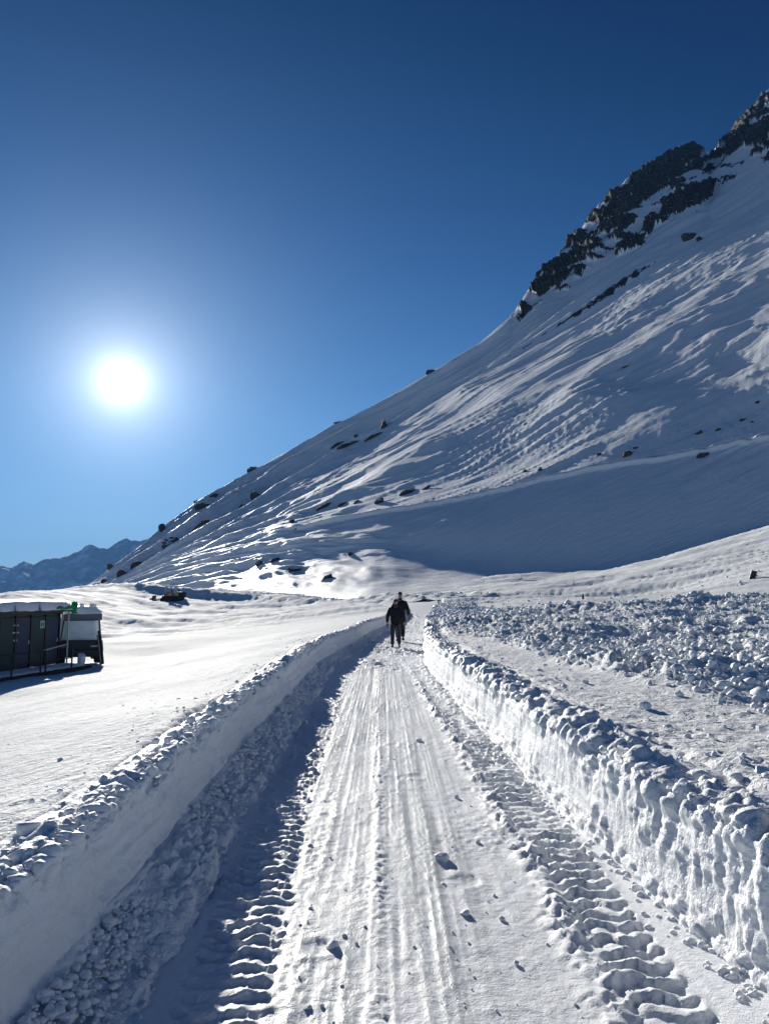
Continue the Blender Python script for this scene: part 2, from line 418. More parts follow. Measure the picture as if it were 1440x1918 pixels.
# ---- the ploughed road floor
CEN = lambda y: (XL(y) + XR(y)) / 2
def road_h(x, y):
    eL = x - XL(y); eR = XR(y) - x
    c = np.interp(y, [2, 3.3, 8, 19, 30, 60], [-.03, -.03, -.06, -.12, .9, 2.6])       # the line between the ruts
    z = .007 * fbm(x * 2.2, y * .9, 3, 101) + .0028 * fbm(x * 12, y * 9, 3, 103)
    k = x - c
    # longitudinal ice ruts left by sledge runners and tyres
    rut = np.exp(-(k / .72) ** 4) * (1 - sstep(17, 24, y))
    ph = x + .018 * fbm(x * .5, y * .12, 2, 105)
    g1 = perlin(ph * 11, y * .16, 107); g2 = perlin(ph * 27, y * .3, 109); g3 = perlin(ph * 62, y * .6, 111)
    fade = .55 + .45 * sstep(-.3, .35, perlin(x * 1.8, y * .7, 113))
    z += rut * fade * (.0060 * g1 + .0048 * g2 + .0042 * g3)
    ice = rut * fade * np.clip(.35 + .9 * g1 + .9 * g2 + .5 * g3, 0, 1)
    # crumbly crest between the ruts and crumbs strewn about
    mid = np.exp(-((k) / .065) ** 2)
    z += mid * (.005 + .015 * cobble(x * 28, y * 20, 115)) * sstep(-.5, .2, perlin(x * .4, y * .9, 117))
    ice *= (1 - mid)
    crumb = sstep(.05, .5, perlin(x * 1.3, y * .6, 119))
    z += crumb * (.008 * cobble(x * 20, y * 16, 121) + .006 * cobble(x * 34, y * 31, 123)) * (.35 + .65 * (1 - rut * .6))
    z += .006 * cobble(x * 9, y * 7, 125) * sstep(.25, .6, perlin(x * 2 + 8, y * 1.4, 127))
    # hollows broken through the crust
    for hx, hy, hr in [(.50, 4.83, .075), (-.33, 3.95, .06), (.3, 7.5, .07), (.1, 9.0, .06), (.75, 7.0, .05), (-.45, 6.2, .05)]:
        r = np.hypot((x - hx), (y - hy) * .8) / hr; r = r * (1 + .25 * perlin(x * 18, y * 18, 129))
        z += -.009 * np.exp(-r ** 4) + .004 * np.exp(-((r - 1.5) / .35) ** 2)
    # tyre-lug prints, left and right
    def lugs(e, e0, e1, pitch, seed, direction):
        t = (e - e0) / (e1 - e0) + .10 * perlin(x * 5, y * 4, seed + 4) * (.3 + 1.0 * ((e - e0) > .5 * (e1 - e0))); inside = sstep(-.02, .06, t) * (1 - sstep(.94, 1.04, t))
        wave = .030 * np.sin(t * 8.5 + seed) + .05 * (t - .5) * direction + .035 * perlin(x * 7, y * 4, seed) + .012 * perlin(x * 22, y * 16, seed + 2)
        ph = (y + wave) / pitch + .05 * perlin(x * 3, y * .8, seed + 1); fr = ph - np.floor(ph); cell = np.floor(ph).astype(int)
        hgt = .75 + .5 * _V[_h(cell, cell * 0 + seed), 0]
        prof = np.where(fr < .78, sstep(0, .70, fr), 1 - sstep(.80, .88, fr))      # long ramp away from the viewer, steep near edge
        prof = 1 - prof
        return inside, inside * (prof * .036 * hgt * (.75 + .5 * perlin(x * 8, y * 8, seed + 6)) - .020 + .012 * cobble(x * 16, y * 14, seed + 8) + .005 * fbm(x * 22, y * 22, 2, seed + 9)), t
    o0 = np.interp(y, [3.3, 5.4, 9, 15], [.29, .11, .05, .05])
    insR, zr, tR = lugs(eR, o0, o0 + .36, .145, 131, 1)
    e0L = np.interp(y, [3.3, 6.5], [.52, .44]); insL, zl, tL = lugs(eL, e0L, e0L + .42, .125, 137, -1)
    worn = 1 - .65 * sstep(9, 22, y)
    brk = .35 + .65 * sstep(-.35, .1, perlin(x * 3.1, y * 1.9, 141))
    z += zr * worn * brk * 1.05 + zl * worn * (.4 + .6 * brk)
    # shoulder of crumbs on the inner edge of the right-hand prints
    sh = np.exp(-((eR - o0 - .42) / .09) ** 2) * (1 - sstep(14, 20, y))
    z += sh * (.014 + .055 * cobble(x * 9, y * 7.5, 143) + .02 * cobble(x * 21, y * 19, 145)) * (.4 + .6 * sstep(-.2, .3, perlin(x * 1, y * 2.2, 147)))
    sh2 = np.exp(-((eL - 1.0) / .07) ** 2)
    z += sh2 * .010 * cobble(x * 18, y * 14, 149) * sstep(-.1, .3, perlin(x, y * 1.5, 148))
    # churned snow further on
    far = sstep(15, 22, y)
    z += far * (.05 * cobble(x * 3.2, y * 2.6, 151) + .03 * cobble(x * 7, y * 6, 153)) * (.4 + .6 * sstep(-.2, .3, perlin(x * .7, y * .35, 155)))
    right_crumb = np.exp(-(eR - .15) ** 2 / .12 ** 2) * sstep(5.5, 8, y)
    z += right_crumb * .03 * cobble(x * 9, y * 6, 157)
    # smooth bladed ribbon at the foot of the near right wall
    rib = (1 - sstep(o0 - .06, o0 + .0, eR)) * (1 - sstep(6, 8.5, y))
    z = z * (1 - .8 * rib) + rib * (.006 * perlin(eR * 16, y * .5, 159) + (o0 - eR) * .12)
    z = z + .16 * sstep(26, 60, y) * 0
    return z, ice * (1 - rib), ice
Y = yrows(.0042, 79, ())
cols = 250
t = np.linspace(0, 1, cols)
X = (XL(Y) - .08)[:, None] * (1 - t) + (XR(Y) + .10)[:, None] * t
YY = np.repeat(Y[:, None], cols, 1)
Z, ICEA, _ = road_h(X, YY)
ZR = sstep(56, 73, YY); Z = Z * (1 - ZR) + (ground(X, YY) - .02) * ZR
tag(obj('snow_road', np_mesh('snow_road', np.stack([X, YY, Z], -1), grid_quads(len(Y), cols), attrs={'ice': ICEA}), SNOW_ROAD), kind='structure')

# ---- the cut snow walls
def bank_mesh(name, side, cols):
    Y = yrows(.0050, 76, ())
    H = HL if side < 0 else HR
    # profile: distance outward from the wall foot (e), height as a share of H, share of columns
    if side < 0: prof = [(-.40, -.05), (-.34, .03), (-.20, .12), (-.06, .22), (-.02, .30), (.015, .6), (.03, .86), (.07, .97), (.16, 1.0), (.3, 1.0), (.55, .985)]
    else: prof = [(-.06, -.08), (-.02, .04), (.0, .15), (.02, .5), (.04, .8), (.07, .93), (.13, 1.0), (.25, 1.03), (.45, 1.0), (.75, .985)]
    prof = np.array(prof, float); seg = np.hypot(np.diff(prof[:, 0]), np.diff(prof[:, 1]) * H); wgt = np.where(prof[1:, 0] > .2, .35, 1.) * seg
    s = np.r_[0, np.cumsum(wgt)]; q = np.linspace(0, s[-1], cols); e = np.interp(q, s, prof[:, 0]); hh = np.interp(q, s, prof[:, 1])
    true = np.r_[0, np.cumsum(seg)]; arc = np.interp(q, s, true)
    ex = np.gradient(e, arc); hz = np.gradient(hh * H, arc); ln = np.hypot(ex, hz); nx, nz = -hz / ln, ex / ln
    k = np.hanning(9); k /= k.sum(); nx = np.convolve(np.pad(nx, 4, 'edge'), k, 'valid'); nz = np.convolve(np.pad(nz, 4, 'edge'), k, 'valid')
    A = np.repeat(arc[None], len(Y), 0); YY = np.repeat(Y[:, None], cols, 1); E = np.repeat(e[None], len(Y), 0); Hh = np.repeat(hh[None], len(Y), 0)
    foot = (XL(Y) if side < 0 else XR(Y))[:, None]
    base = .025 * fbm(YY * 1.3, A * 1.5, 3, 201 + side) + .05 * perlin(YY * .55, A * .3, 203 + side)
    topz = sstep(.80, .97, Hh) * ((1 - sstep(.14, .34, E)) if side < 0 else (1 - sstep(.22, .45, E))); facez = sstep(.12, .3, Hh) * (1 - topz) * (E < .2)
    crestvar = 1 + .06 * perlin(Y * .8, Y * 0 + 3.3, 205 + side)[:, None] + .05 * perlin(Y * 2.7, Y * 0 + 1.3, 207 + side)[:, None]
    if side > 0:
        near = 1 - sstep(4.2, 6.5, YY)                           # the near wall is fluted from top to bottom
        reach = sstep(.62 - .42 * near + .28 * perlin(YY * 4.3, YY * 0, 209), .97 - .3 * near, Hh)
        fl = ridged(YY * 8.5 + .22 * perlin(YY * 3, A * 2.2, 211), A * .6, 3, 213) * .5
        fl2 = ridged(YY * 20 + .4 * perlin(YY * 6, A * 4, 217), A * 1.4, 2, 219) * .5
        drop = cobble(YY * 10.5, A * 2.0, 221)
        low = (1 - sstep(.1, .35, Hh)) * sstep(0, .08, Hh)
        d = base + reach * (.016 * fl + .010 * fl2 + .026 * drop + .008 * fbm(YY * 24, A * 20, 2, 222) + .02 * perlin(YY * 3.2, A * 4, 224)) * (E < .35) + .006 * facez * ridged(YY * 22, A * 3, 2, 223) +   .003 * facez * ridged(A * 9, YY * .5, 2, 226)
        d += facez * sstep(.1, .5, perlin(YY * 2.2, A * 2.2, 225)) * .022 * ridged(YY * 9, A * 2.5, 2, 227)
        d += topz * (.075 * cobble(YY * 4.2, A * 4.5, 229) + .04 * cobble(YY * 9.5, A * 9, 231) + .014 * cobble(YY * 22, A * 20, 233))
        d += low * (.03 * cobble(YY * 10, A * 10, 235) + .012 * cobble(YY * 24, A * 22, 236))
        d += (E > .3) * np.exp(-(E - .3) / .4) * .05 * cobble(YY * 5, E * 5, 237)
    else:
        pile = (1 - sstep(.20, .32, Hh)) * (E < 0)
        pv = .55 + .6 * sstep(-.4, .4, perlin(YY * .9, YY * 0 + 7, 239))
        d = base * 1.2 + facez * .010 * ridged(A * 8 + .3 * perlin(YY * 1.5, A * 2, 258), YY * .35, 2, 259) + facez * (.018 * fbm(YY * 4, A * 5, 3, 241) + .02 * perlin(YY * 1.8, A * 2.5, 243))
        d += pile * pv * (.045 * cobble(YY * 5.5, A * 5.5, 245) + .03 * cobble(YY * 12, A * 12, 247) + .012 * cobble(YY * 24, A * 22, 249))
        d += topz * (.075 * cobble(YY * 3.6, A * 4, 251) + .045 * cobble(YY * 8, A * 8.5, 253) + .015 * cobble(YY * 20, A * 20, 255))
        d += (E > .25) * np.exp(-(E - .25) / .35) * .03 * cobble(YY * 7, E * 7, 257)
    e1_ = .55 if side < 0 else .75; endf = 1 - sstep(e1_ - .22, e1_, E); d *= endf
    nx = nx[None]; nz = nz[None]
    off = E + nx * d; z = Hh * H * crestvar ** (Hh > .3) + nz * d
    X = foot + side * off
    close = sstep(66, 74, YY)
    out = sstep(e1_ - .3, e1_, E)
    gz = ground(X, YY)
    z = z * (1 - out) + (gz - .06 * sstep(e1_ - .15, e1_, E) + d * nz + .0) * out
    z = z * (1 - close) + (gz - .10) * close
    me = np_mesh(name, np.stack([X, YY, z], -1), grid_quads(len(Y), cols, flip=side < 0))
    return obj(name, me, SNOW_BANK)
tag(bank_mesh('snow_bank', -1, 132), 'shaded vertical snow wall along the left edge of the ploughed road', 'snow bank')
tag(bank_mesh('snow_bank', +1, 140), 'sunlit fluted snow wall along the right edge of the ploughed road', 'snow bank')

# ---- broken snow: uncountable crumbs and blocks, joined
def blob_field(name, P, R, sub, seed, squash=.75, ang=.0):
    """one mesh of many irregular blocks at points P with radii R"""
    rg = np.random.default_rng(seed); V0, T0 = ICO[sub]; n = len(P); nv = len(V0)
    sc_ = rg.uniform(.6, 1.25, (n, 3)) * np.array([1, 1, squash]); nrm = rg.normal(size=(n, 5, 3)); nrm /= np.linalg.norm(nrm, axis=-1, keepdims=True)
    V = np.repeat(V0[None], n, 0)
    for k in range(5):      # planar facets
        dd = np.einsum('nvc,nc->nv', V, nrm[:, k]); lim_ = rg.uniform(.55, .85, (n, 1)); ex = np.clip(dd - lim_, 0, None)
        V = V - ex[..., None] * nrm[:, k][:, None] * .9
    V = V * (1 + .10 * rg.normal(size=(n, nv, 1))) * sc_[:, None] * R[:, None, None]
    a = rg.uniform(0, 2 * np.pi, n); ca, sa = np.cos(a)[:, None], np.sin(a)[:, None]
    x = V[..., 0] * ca - V[..., 1] * sa; y = V[..., 0] * sa + V[..., 1] * ca
    tl = rg.normal(0, .35, (n, 1)); V = np.stack([x, y * np.cos(tl) - V[..., 2] * np.sin(tl), y * np.sin(tl) + V[..., 2] * np.cos(tl)], -1) + P[:, None]
    T = (T0[None] + (np.arange(n) * nv)[:, None, None]).reshape(-1, 3)
    return np_mesh(name, V, T)
rg = np.random.default_rng(11)
def scatter_debris(n, ymin, ymax):
    out = []
    while sum(len(o) for o in out) < n:
        u = rg.random(60000); y = ymin * (ymax / ymin) ** u; x = XR(y) + .1 + rg.random(60000) * (y * .62)
        m = rg.random(60000) < debris(x, y) ** 1.5 * .9 + .012; out.append(np.stack([x[m], y[m]], -1))
    return np.concatenate(out)[:n]
Q = scatter_debris(11500, 4, 36); r = .020 + .06 * rg.random(len(Q)) ** 3 + .06 * (rg.random(len(Q)) < .02); r *= .6 + .55 * debris(Q[:, 0], Q[:, 1])
P = np.c_[Q, field_h(Q[:, 0], Q[:, 1], 1) + r * .25]
me = blob_field('snow_debris', P, r, 2 if False else 1, 5)
tag(obj('snow_debris', me, SNOW_BLOCK), 'broken blocks of ploughed snow heaped across the right-hand field', None, kind='stuff')
Q = scatter_debris(6000, 30, 70); r = .04 + .12 * rg.random(len(Q)) ** 2
P = np.c_[Q, field_h(Q[:, 0], Q[:, 1], 1) + r * .25]
tag(obj('snow_debris', blob_field('snow_debris', P, r, 1, 6), SNOW_BLOCK), 'distant broken snow beyond the bend of the road', None, kind='stuff')
# blocks thrown up along the far road
tb = rg.random(2600); seg = np.array(BERM); ls = np.r_[0, np.cumsum(np.hypot(*np.diff(seg, axis=0).T))]; tb = tb * ls[-1]
bx_ = np.interp(tb, ls, seg[:, 0]); by_ = np.interp(tb, ls, seg[:, 1]) + 1.5 + np.abs(rg.normal(0, 3.0, 2600)); kb = bx_ > -52; bx_, by_ = bx_[kb], by_[kb]
bz_ = ground(bx_, by_) + 1.0 * np.exp(-((by_ - np.interp(bx_, seg[:, 0], seg[:, 1]) - 4) / 3.4) ** 2) * (1.0 - .75 * sstep(-18, -4, bx_)) * .95
rb_ = .10 + .22 * rg.random(len(bx_)) ** 2
tag(obj('snow_debris', blob_field('snow_debris', np.stack([bx_, by_, bz_], -1), rb_, 1, 12), SNOW_BLOCK), 'rough band of thrown snow blocks along the far road', None, kind='stuff')
# crumbs lying along the crests, at the wall feet and on the road
def crest_pts(n, side, ymax=45):
    y = 2 * (ymax / 2) ** rg.random(n); e = np.abs(rg.normal(0, 1, n)) * (.12 if side < 0 else .2) + .02
    far_ = rg.random(n) < .3; e = np.where(far_, rg.exponential(.7, n), e)
    x = XL(y) - e if side < 0 else XR(y) + e + .05
    z = np.where(e < .55, (HL if side < 0 else HR) * 1.02, field_h(x, y, side)); return np.stack([x, y, z], -1), e
P1, e1 = crest_pts(1500, -1); P2, e2 = crest_pts(1700, 1)
r1 = (.012 + .045 * rg.random(len(P1)) ** 3) * np.where(e1 < .3, 1.3, .6); r2 = (.012 + .045 * rg.random(len(P2)) ** 3) * np.where(e2 < .35, 1.3, .6)
P1[:, 2] += .02 * (e1 < .3)
n3 = 3000; y3 = 2.6 * 8 ** rg.random(n3); x3 = XL(y3) + .05 + np.minimum(np.abs(rg.normal(0, .15, n3)), .42); z3 = np.maximum(0, .18 * (1 - (x3 - XL(y3)) / .45)) + .005
P3 = np.stack([x3, y3, z3], -1); r3 = .009 + .032 * rg.random(n3) ** 3
n4 = 1000; y4 = 2 * 13 ** rg.random(n4); t4 = rg.random(n4); x4 = XL(y4) * (1 - t4) + XR(y4) * t4; pile4 = rg.random(n4) < .45; x4 = np.where(pile4, XR(y4) - np.abs(rg.normal(0, .06, n4)) - .02, x4)
P4 = np.stack([x4, y4, road_h(x4, y4)[0] + .002], -1); r4 = np.where(pile4, .01 + .026 * rg.random(n4) ** 2, .005 + .010 * rg.random(n4) ** 4)
tag(obj('snow_crumbs', blob_field('snow_crumbs', np.concatenate([P1, P2, P4, P3[y3 >= 6.5]]), np.concatenate([r1, r2, r4, r3[y3 >= 6.5]]), 1, 8), SNOW_BLOCK),
    'loose snow crumbs along the wall crests, wall feet and road', None, kind='stuff')

tag(obj('snow_crumbs', blob_field('snow_crumbs', P3[y3 < 6.5] - np.array([0, 0, .012]), r3[y3 < 6.5] * .8, 2, 9), SNOW_BLOCK), 'rounded snow balls piled along the foot of the shaded left wall', None, kind='stuff')

# ------------------------------------------------------------------ the mountain
PX = [-60, 60, 150, 200, 300, 400, 540, 700, 850, 960, 1100, 1250, 1440, 1700, 2100, 2400]
L = {}
L[0] = ([1220, 1180, 1113, 1114, 1116, 1118, 1119, 1121, 1115, 1088, 1083, 1046, 996, 935, 860, 810],
        [460, 430, 331.5, 294.0, 236.9, 195.8, 151.5, 120.7, 111.6, 113.1, 114.1, 110.9, 106.1, 97.4, 78.9, 66.9])
L[1] = ([1219, 1179, 1112, 1109, 1098, 1084, 1062, 1050, 1066, 1080, 1076, 1038, 985, 925, 850, 800],
        [465, 432, 340.1, 296.9, 256.3, 218.8, 184.3, 157.4, 137.3, 126.7, 118.9, 114.0, 108.6, 99.7, 82.8, 71.8])
L[2] = ([1218, 1178, 1110, 1100, 1068, 1038, 1001, 969, 943, 919, 886, 858, 825, 775, 695, 640],
        [470, 435, 345.3, 307.6, 288.1, 250.8, 217.2, 189.0, 169.8, 161.0, 151.5, 141.2, 129.5, 115.7, 101.3, 92.3])
L[3] = ([1217, 1177, 1109, 1097, 1056, 1001, 915, 820, 728, 666, 580, 478, 360, 205, 0, -110],
        [475, 440, 347.9, 312.0, 309.1, 309.7, 349.6, 371.1, 370.3, 355.1, 349.0, 351.7, 349.2, 323.2, 286.4, 264.6])
SK_PX = [-60, 60, 150, 200, 300, 370, 470, 630, 720, 810, 900, 960, 1010, 1070, 1120, 1170, 1230, 1290, 1312, 1330, 1385, 1440, 1560, 1700, 2100, 2400]
SK_PY = [1215, 1174, 1107, 1070, 996, 940, 886, 796, 747, 695, 640, 588, 512, 452, 385, 338, 300, 268, 272, 290, 228, 165, 60, -50, -230, -300]
SK_D = [480, 443, 351.0, 340.3, 366.1, 405.8, 448.8, 448.2, 424.9, 424.4, 528.9, 593.8, 612.2, 830.5, 677.7, 528.4]
cpx = np.concatenate([np.linspace(-60, 100, 16)[:-1], np.linspace(100, 1470, 690), np.geomspace(1475, 2400, 60)])
def line(k): return np.interp(cpx, PX, L[k][0]), np.interp(cpx, PX, L[k][1])
def smooth1(a, n=41):
    k = np.hanning(n); k /= k.sum(); return np.convolve(np.pad(a, n // 2, 'edge'), k, 'valid')
lines = []
for k in range(4):
    py, d = line(k); lines.append(at(cpx, smooth1(py, 31), smooth1(d, 61)))
spy = np.interp(cpx, SK_PX, SK_PY); sd = smooth1(np.interp(cpx, PX, SK_D), 61)
sk = at(cpx, spy, sd); lines.append(sk)
back = sk.copy(); back[:, 1] += 70; back[:, 0] += 40; back[:, 2] -= 25 + .25 * np.maximum(sk[:, 2], 0); lines.append(back)
Ls = np.array(lines)                                    # 6 x cols x 3
knots = np.array([0, .10, .30, .66, .97, 1.0])
tt = np.unique(np.r_[np.linspace(0, .97, 455), np.linspace(.97, 1, 10), np.linspace(.2945, .3055, 26)])
# monotone smooth interpolation across the lines (Catmull with soft tangents)
def across(T):
    k = np.clip(np.searchsorted(knots, T, side='right') - 1, 0, 4); a = (T - knots[k]) / (knots[k + 1] - knots[k])
    tan = np.zeros_like(Ls)
    for i in range(1, 5):
        m0 = (Ls[i] - Ls[i - 1]) / (knots[i] - knots[i - 1]); m1 = (Ls[i + 1] - Ls[i]) / (knots[i + 1] - knots[i]); tan[i] = .5 * (m0 + m1)
        if i in (3, 4): tan[i] = m0
    tan[0] = (Ls[1] - Ls[0]) / knots[1]; tan[5] = (Ls[5] - Ls[4]) / .03
    kk = k; h = (knots[kk + 1] - knots[kk])[:, None, None]; a = a[:, None, None]
    h00 = 2 * a ** 3 - 3 * a ** 2 + 1; h10 = a ** 3 - 2 * a ** 2 + a; h01 = -2 * a ** 3 + 3 * a ** 2; h11 = a ** 3 - a ** 2
    m0 = tan[kk]; m1 = tan[kk + 1].copy()
    sel = kk == 3; m0 = np.where(sel[:, None, None], (Ls[4] - Ls[3])[None] / .31, m0)
    sel = kk == 3; m1 = np.where(sel[:, None, None], (Ls[4] - Ls[3])[None] / .31, m1)
    sel = kk == 4; m0 = np.where(sel[:, None, None], (Ls[5] - Ls[4])[None] / .03, m0)
    return h00 * Ls[kk] + h10 * h * m0 + h01 * Ls[kk + 1] + h11 * h * m1
M = across(tt)                                          # rows x cols x 3
T2 = np.repeat(tt[:, None], len(cpx), 1); C2 = np.repeat(cpx[None], len(tt), 0)
inv = M[..., 1] / F
# where each vertex lies in the photograph, used to place crags by position
VY = M[..., 1]; VZ = M[..., 2] - EYE; tb = (CP * VZ / VY - SP) / (CP + SP * VZ / VY); MPY = 959 - F * tb; MPX = C2
seam = sstep(0, .04, T2) * (1 - .75 * sstep(.93, .97, T2))
# distances along the slope
AX = np.cumsum(np.r_[0, np.linalg.norm(np.diff(Ls[3], axis=0), axis=1)]); AX = np.repeat(AX[None], len(tt), 0)
UPL = np.linalg.norm(np.diff(M, axis=0), axis=2); UP = np.r_[np.zeros((1, len(cpx))), np.cumsum(UPL, 0)]
scale_left = sstep(150, 420, C2)
def dz(*a): return a
D = 0
# spurs that run with the crest line
D = D + seam * scale_left * (2.6 * ridged(AX * .006 + 2, T2 * 7.5, 3, 301, .45) - 2.0) * sstep(.3, .42, T2)
# gully behind the near spur
D = D + scale_left * 1.5 * ridged(AX * .004 + 9, T2 * 42, 3, 319) * sstep(.67, .69, T2) * (1 - sstep(.72, .78, T2))
D = D - 5.0 * np.exp(-((T2 - .745) / .04) ** 2) * scale_left * sstep(.64, .68, T2) + 2.6 * np.exp(-((T2 - .662) / .012) ** 2) * scale_left
D = D + 2.2 * np.exp(-((T2 - .83 - .03 * perlin(AX * .01, T2 * 0, 303)) / .02) ** 2) * scale_left - 1.5 * np.exp(-((T2 - .87) / .03) ** 2) * scale_left
# middle undulation and wind streaks
wsx = AX * .015 + UP * .006; wsy = UP * .13 - AX * .012
D = D + seam * (.9 * fbm(AX * .012, UP * .03, 3, 305)) * (.5 + .5 * sstep(.25, .4, T2))
fade_low = sstep(.22, .42, T2 + .05 * perlin(AX * .02, T2 * 3, 306)) * .85 + .22
streak = fbm(wsx * 1.2, wsy * 1.6, 5, 307, .58)
leftm = 1 - sstep(480, 800, C2)
patchy = sstep(-.45, .5, perlin(AX * .011 + UP * .004, UP * .022, 308) + .25 * streak)
D = D + seam * fade_low * (.38 * streak + .24 * np.abs(perlin(wsx * 2.1, wsy * 3.4, 309)) + .16 * perlin(wsx * 5, wsy * 7, 311) + .09 * perlin(wsx * 8, wsy * 15, 312)) * (.45 + .8 * patchy) * (1 - .6 * leftm) * (1 + .2 * sstep(900, 1150, C2) * sstep(.42, .52, T2) * (T2 < .7))
D = D + seam * leftm * sstep(150, 330, C2) * (1.15 * ridged(AX * .010 + 5, T2 * 13, 3, 317) + .5 * ridged(AX * .03 + 5, T2 * 30, 2, 318))
toe = (1 - sstep(.22, .30, T2)) * sstep(560, 420, C2 * 1.0) if False else np.exp(-((C2 - 520) / 230) ** 2) * (1 - sstep(.12, .3, T2))
D = D + seam * toe * (.8 * fbm(AX * .03, UP * .05, 3, 313))
# kerb-like lip of the traverse track
lipw = np.interp(cpx, [400, 520, 600, 2400], [0, .4, 1, 1])[None]
D = D + lipw * (1.2 * np.exp(-((UP - UP[np.argmin(abs(tt - .30))][None]) / .30) ** 2) + .06 * perlin(AX * .05, T2 * 0, 315) * np.exp(-((T2 - .30) / .01) ** 2))
M2 = M.copy(); M2[..., 2] += D; M2[0, :, 1] -= 10; M2[0, :, 2] -= 6

# rock: crags (px, py, half-width along, half-width across, angle deg, strength)
CRAG = {0: [(1400, 225, 75, 20, 42, 1.), (1380, 262, 60, 20, 18, 1.2), (1425, 245, 40, 30, 30, 1.2), (1345, 268, 22, 7, 20, .8)],
        1: [(1250, 312, 62, 26, 22, 1.25), (1290, 290, 30, 24, 0, 1.25), (1215, 345, 60, 26, 30, 1.1), (1165, 380, 40, 28, 50, 1.15), (1265, 345, 45, 12, 14, .9), (1200, 372, 40, 12, 8, .8),
            (1135, 420, 34, 26, 55, 1.15), (1100, 455, 42, 24, 45, 1.1), (1075, 480, 40, 22, 40, 1.1), (1040, 512, 34, 20, 45, 1.1), (1015, 535, 30, 16, 48, 1.), (985, 570, 26, 7, 50, .9), (1090, 505, 30, 8, 30, .7)],
        2: [(1270, 372, 52, 12, 24, 1.25), (1305, 362, 26, 12, 10, 1.2), (1225, 405, 30, 9, 28, 1.2), (1325, 352, 16, 5, 10, .9)],
        3: [(1185, 450, 30, 9, 20, 1.2), (1165, 462, 18, 6, 20, 1.)],
        4: [(1145, 562, 85, 6, 36, 1.1), (1215, 505, 30, 5, 34, .8)]}
bx = MPX * .92 - MPY * .38; by = MPY * .92 + MPX * .38          # strata rise to the right
relief = fbm(bx / 44, by / 17, 4, 321, .55)
ledge = perlin(bx / 60, by / 7.5, 323) + .5 * perlin(bx / 26, by / 4.5, 325)
ROCKM = np.zeros(M.shape[:2]); WHICH = np.full(M.shape[:2], -1)
for k, parts in CRAG.items():
    for (cx, cy, a, b, ang, st) in parts:
        b *= 1.15 if k < 2 else 1
        if k == 4: continue
        c, s = math.cos(math.radians(ang)), math.sin(math.radians(ang)); dx, dy = MPX - cx, -(MPY - cy)
        q = st * 1.0 - np.sqrt(((dx * c + dy * s) / a) ** 2 + ((-dx * s + dy * c) / b) ** 2) * .85 + .42
        n = q > ROCKM; ROCKM = np.where(n, q, ROCKM); WHICH = np.where(n, k, WHICH)
minor = sstep(1020, 1150, MPX) * sstep(.70, .75, T2) * (T2 < .97) * .56     # scattered rock ribs on the upper face
mval = ROCKM + .34 * relief + .60 * ledge
isrock = (mval > .62) & (ROCKM > 0) & (T2 < .975)
# thin seam of bare ground under the near spur's crest
sw = np.interp(MPX, [860, 900, 1040, 1060, 1110, 1190, 1225, 1240], [0, .0012, .0015, .0035, .0065, .006, .0025, 0]) * (1 + .9 * perlin(MPX / 16, T2 * 0, 341) + .5 * perlin(MPX / 5, T2 * 90, 343))
seam_rock = (np.abs(T2 - .6535 - .003 * perlin(MPX / 40, T2 * 0, 345)) < sw)
WHICH = np.where(seam_rock & ~isrock, 4, WHICH)
seam_only = seam_rock & ~isrock
isminor = (~isrock) & (~seam_rock) & (minor + .30 * relief + .36 * ledge > .66) & (MPX < 1470)
rk = np.clip((mval - .55) * 2, 0, 1) * (T2 < .975)
f1, f2, cid = worley(MPX / 15 + .4 * relief, MPY / 10, 331); g1, g2, gid = worley(MPX / 6, MPY / 5, 333)
strata = perlin(bx / 46, by / 6.5, 339) + .6 * perlin(bx / 20, by / 3.2, 340)
f1, f2, cid = worley(bx / 21 + .3 * relief, by / 9, 331); g1, g2, gid = worley(bx / 8, by / 4, 333)
blk = fbm(bx / 18, by / 8, 3, 347)
rkd = isrock * sstep(.62, 1.15, mval) * (1.6 * np.abs(blk) * 2 + 1.0 * cid + 1.2 * strata + 1.2)
rkd = rkd * (1 - .5 * sstep(.955, .97, T2))
M2[..., 2] += rkd * .75; M2[..., 1] -= rkd * 1.0; M2[..., 0] -= rkd * .75
M2[..., 2] += isminor * (.9 * gid)
skirow = sstep(.955, .97, T2) * (MPX > 945) * (MPX < 1500)
M2[..., 2] += skirow * (1.6 * perlin(MPX / 9, MPX * 0, 337) + 1.0 * perlin(MPX / 4, MPX * 0, 338)) * (T2 < .985)
uvm = np.stack([wsx * 8, wsy * 4], -1)
isrock = isrock | seam_only
qr = isrock[:-1, :-1] & isrock[1:, 1:]
qm = isminor[:-1, :-1] & isminor[1:, 1:] & ~qr
SNOW_SLOPE = snow_mat('slope_snow', [((.8, 2.2, 1), .22, 6), ((3, 9, 1), .07, 4)], uv=True, rough=.6, warp=.3)
me = np_mesh('mountain_slope', M2, grid_quads(*M.shape[:2], keep=~(qr | qm)), uv=uvm)
tag(obj('mountain', me, SNOW_SLOPE), kind='structure')
def sub_mesh(name, keep, material, nm):
    q = grid_quads(*M.shape[:2], keep=keep); idx, invx = np.unique(q.ravel(), return_inverse=True)
    return obj(nm, np_mesh(nm, M2.reshape(-1, 3)[idx], invx.reshape(-1, 4), smooth=False), material)
CL = {0: 'dark rock cliff at the upper right corner of the photo, below the highest snow', 1: 'long jagged dark crag running down the mountain skyline',
      2: 'dark rock band standing alone in the snow just below the jagged skyline crag', 3: 'small dark rock patch in the snow below the lower end of the skyline crag',
      4: 'thin brown strip of bare rock along the shaded side of the near spur'}
Wq = WHICH[:-1, :-1]
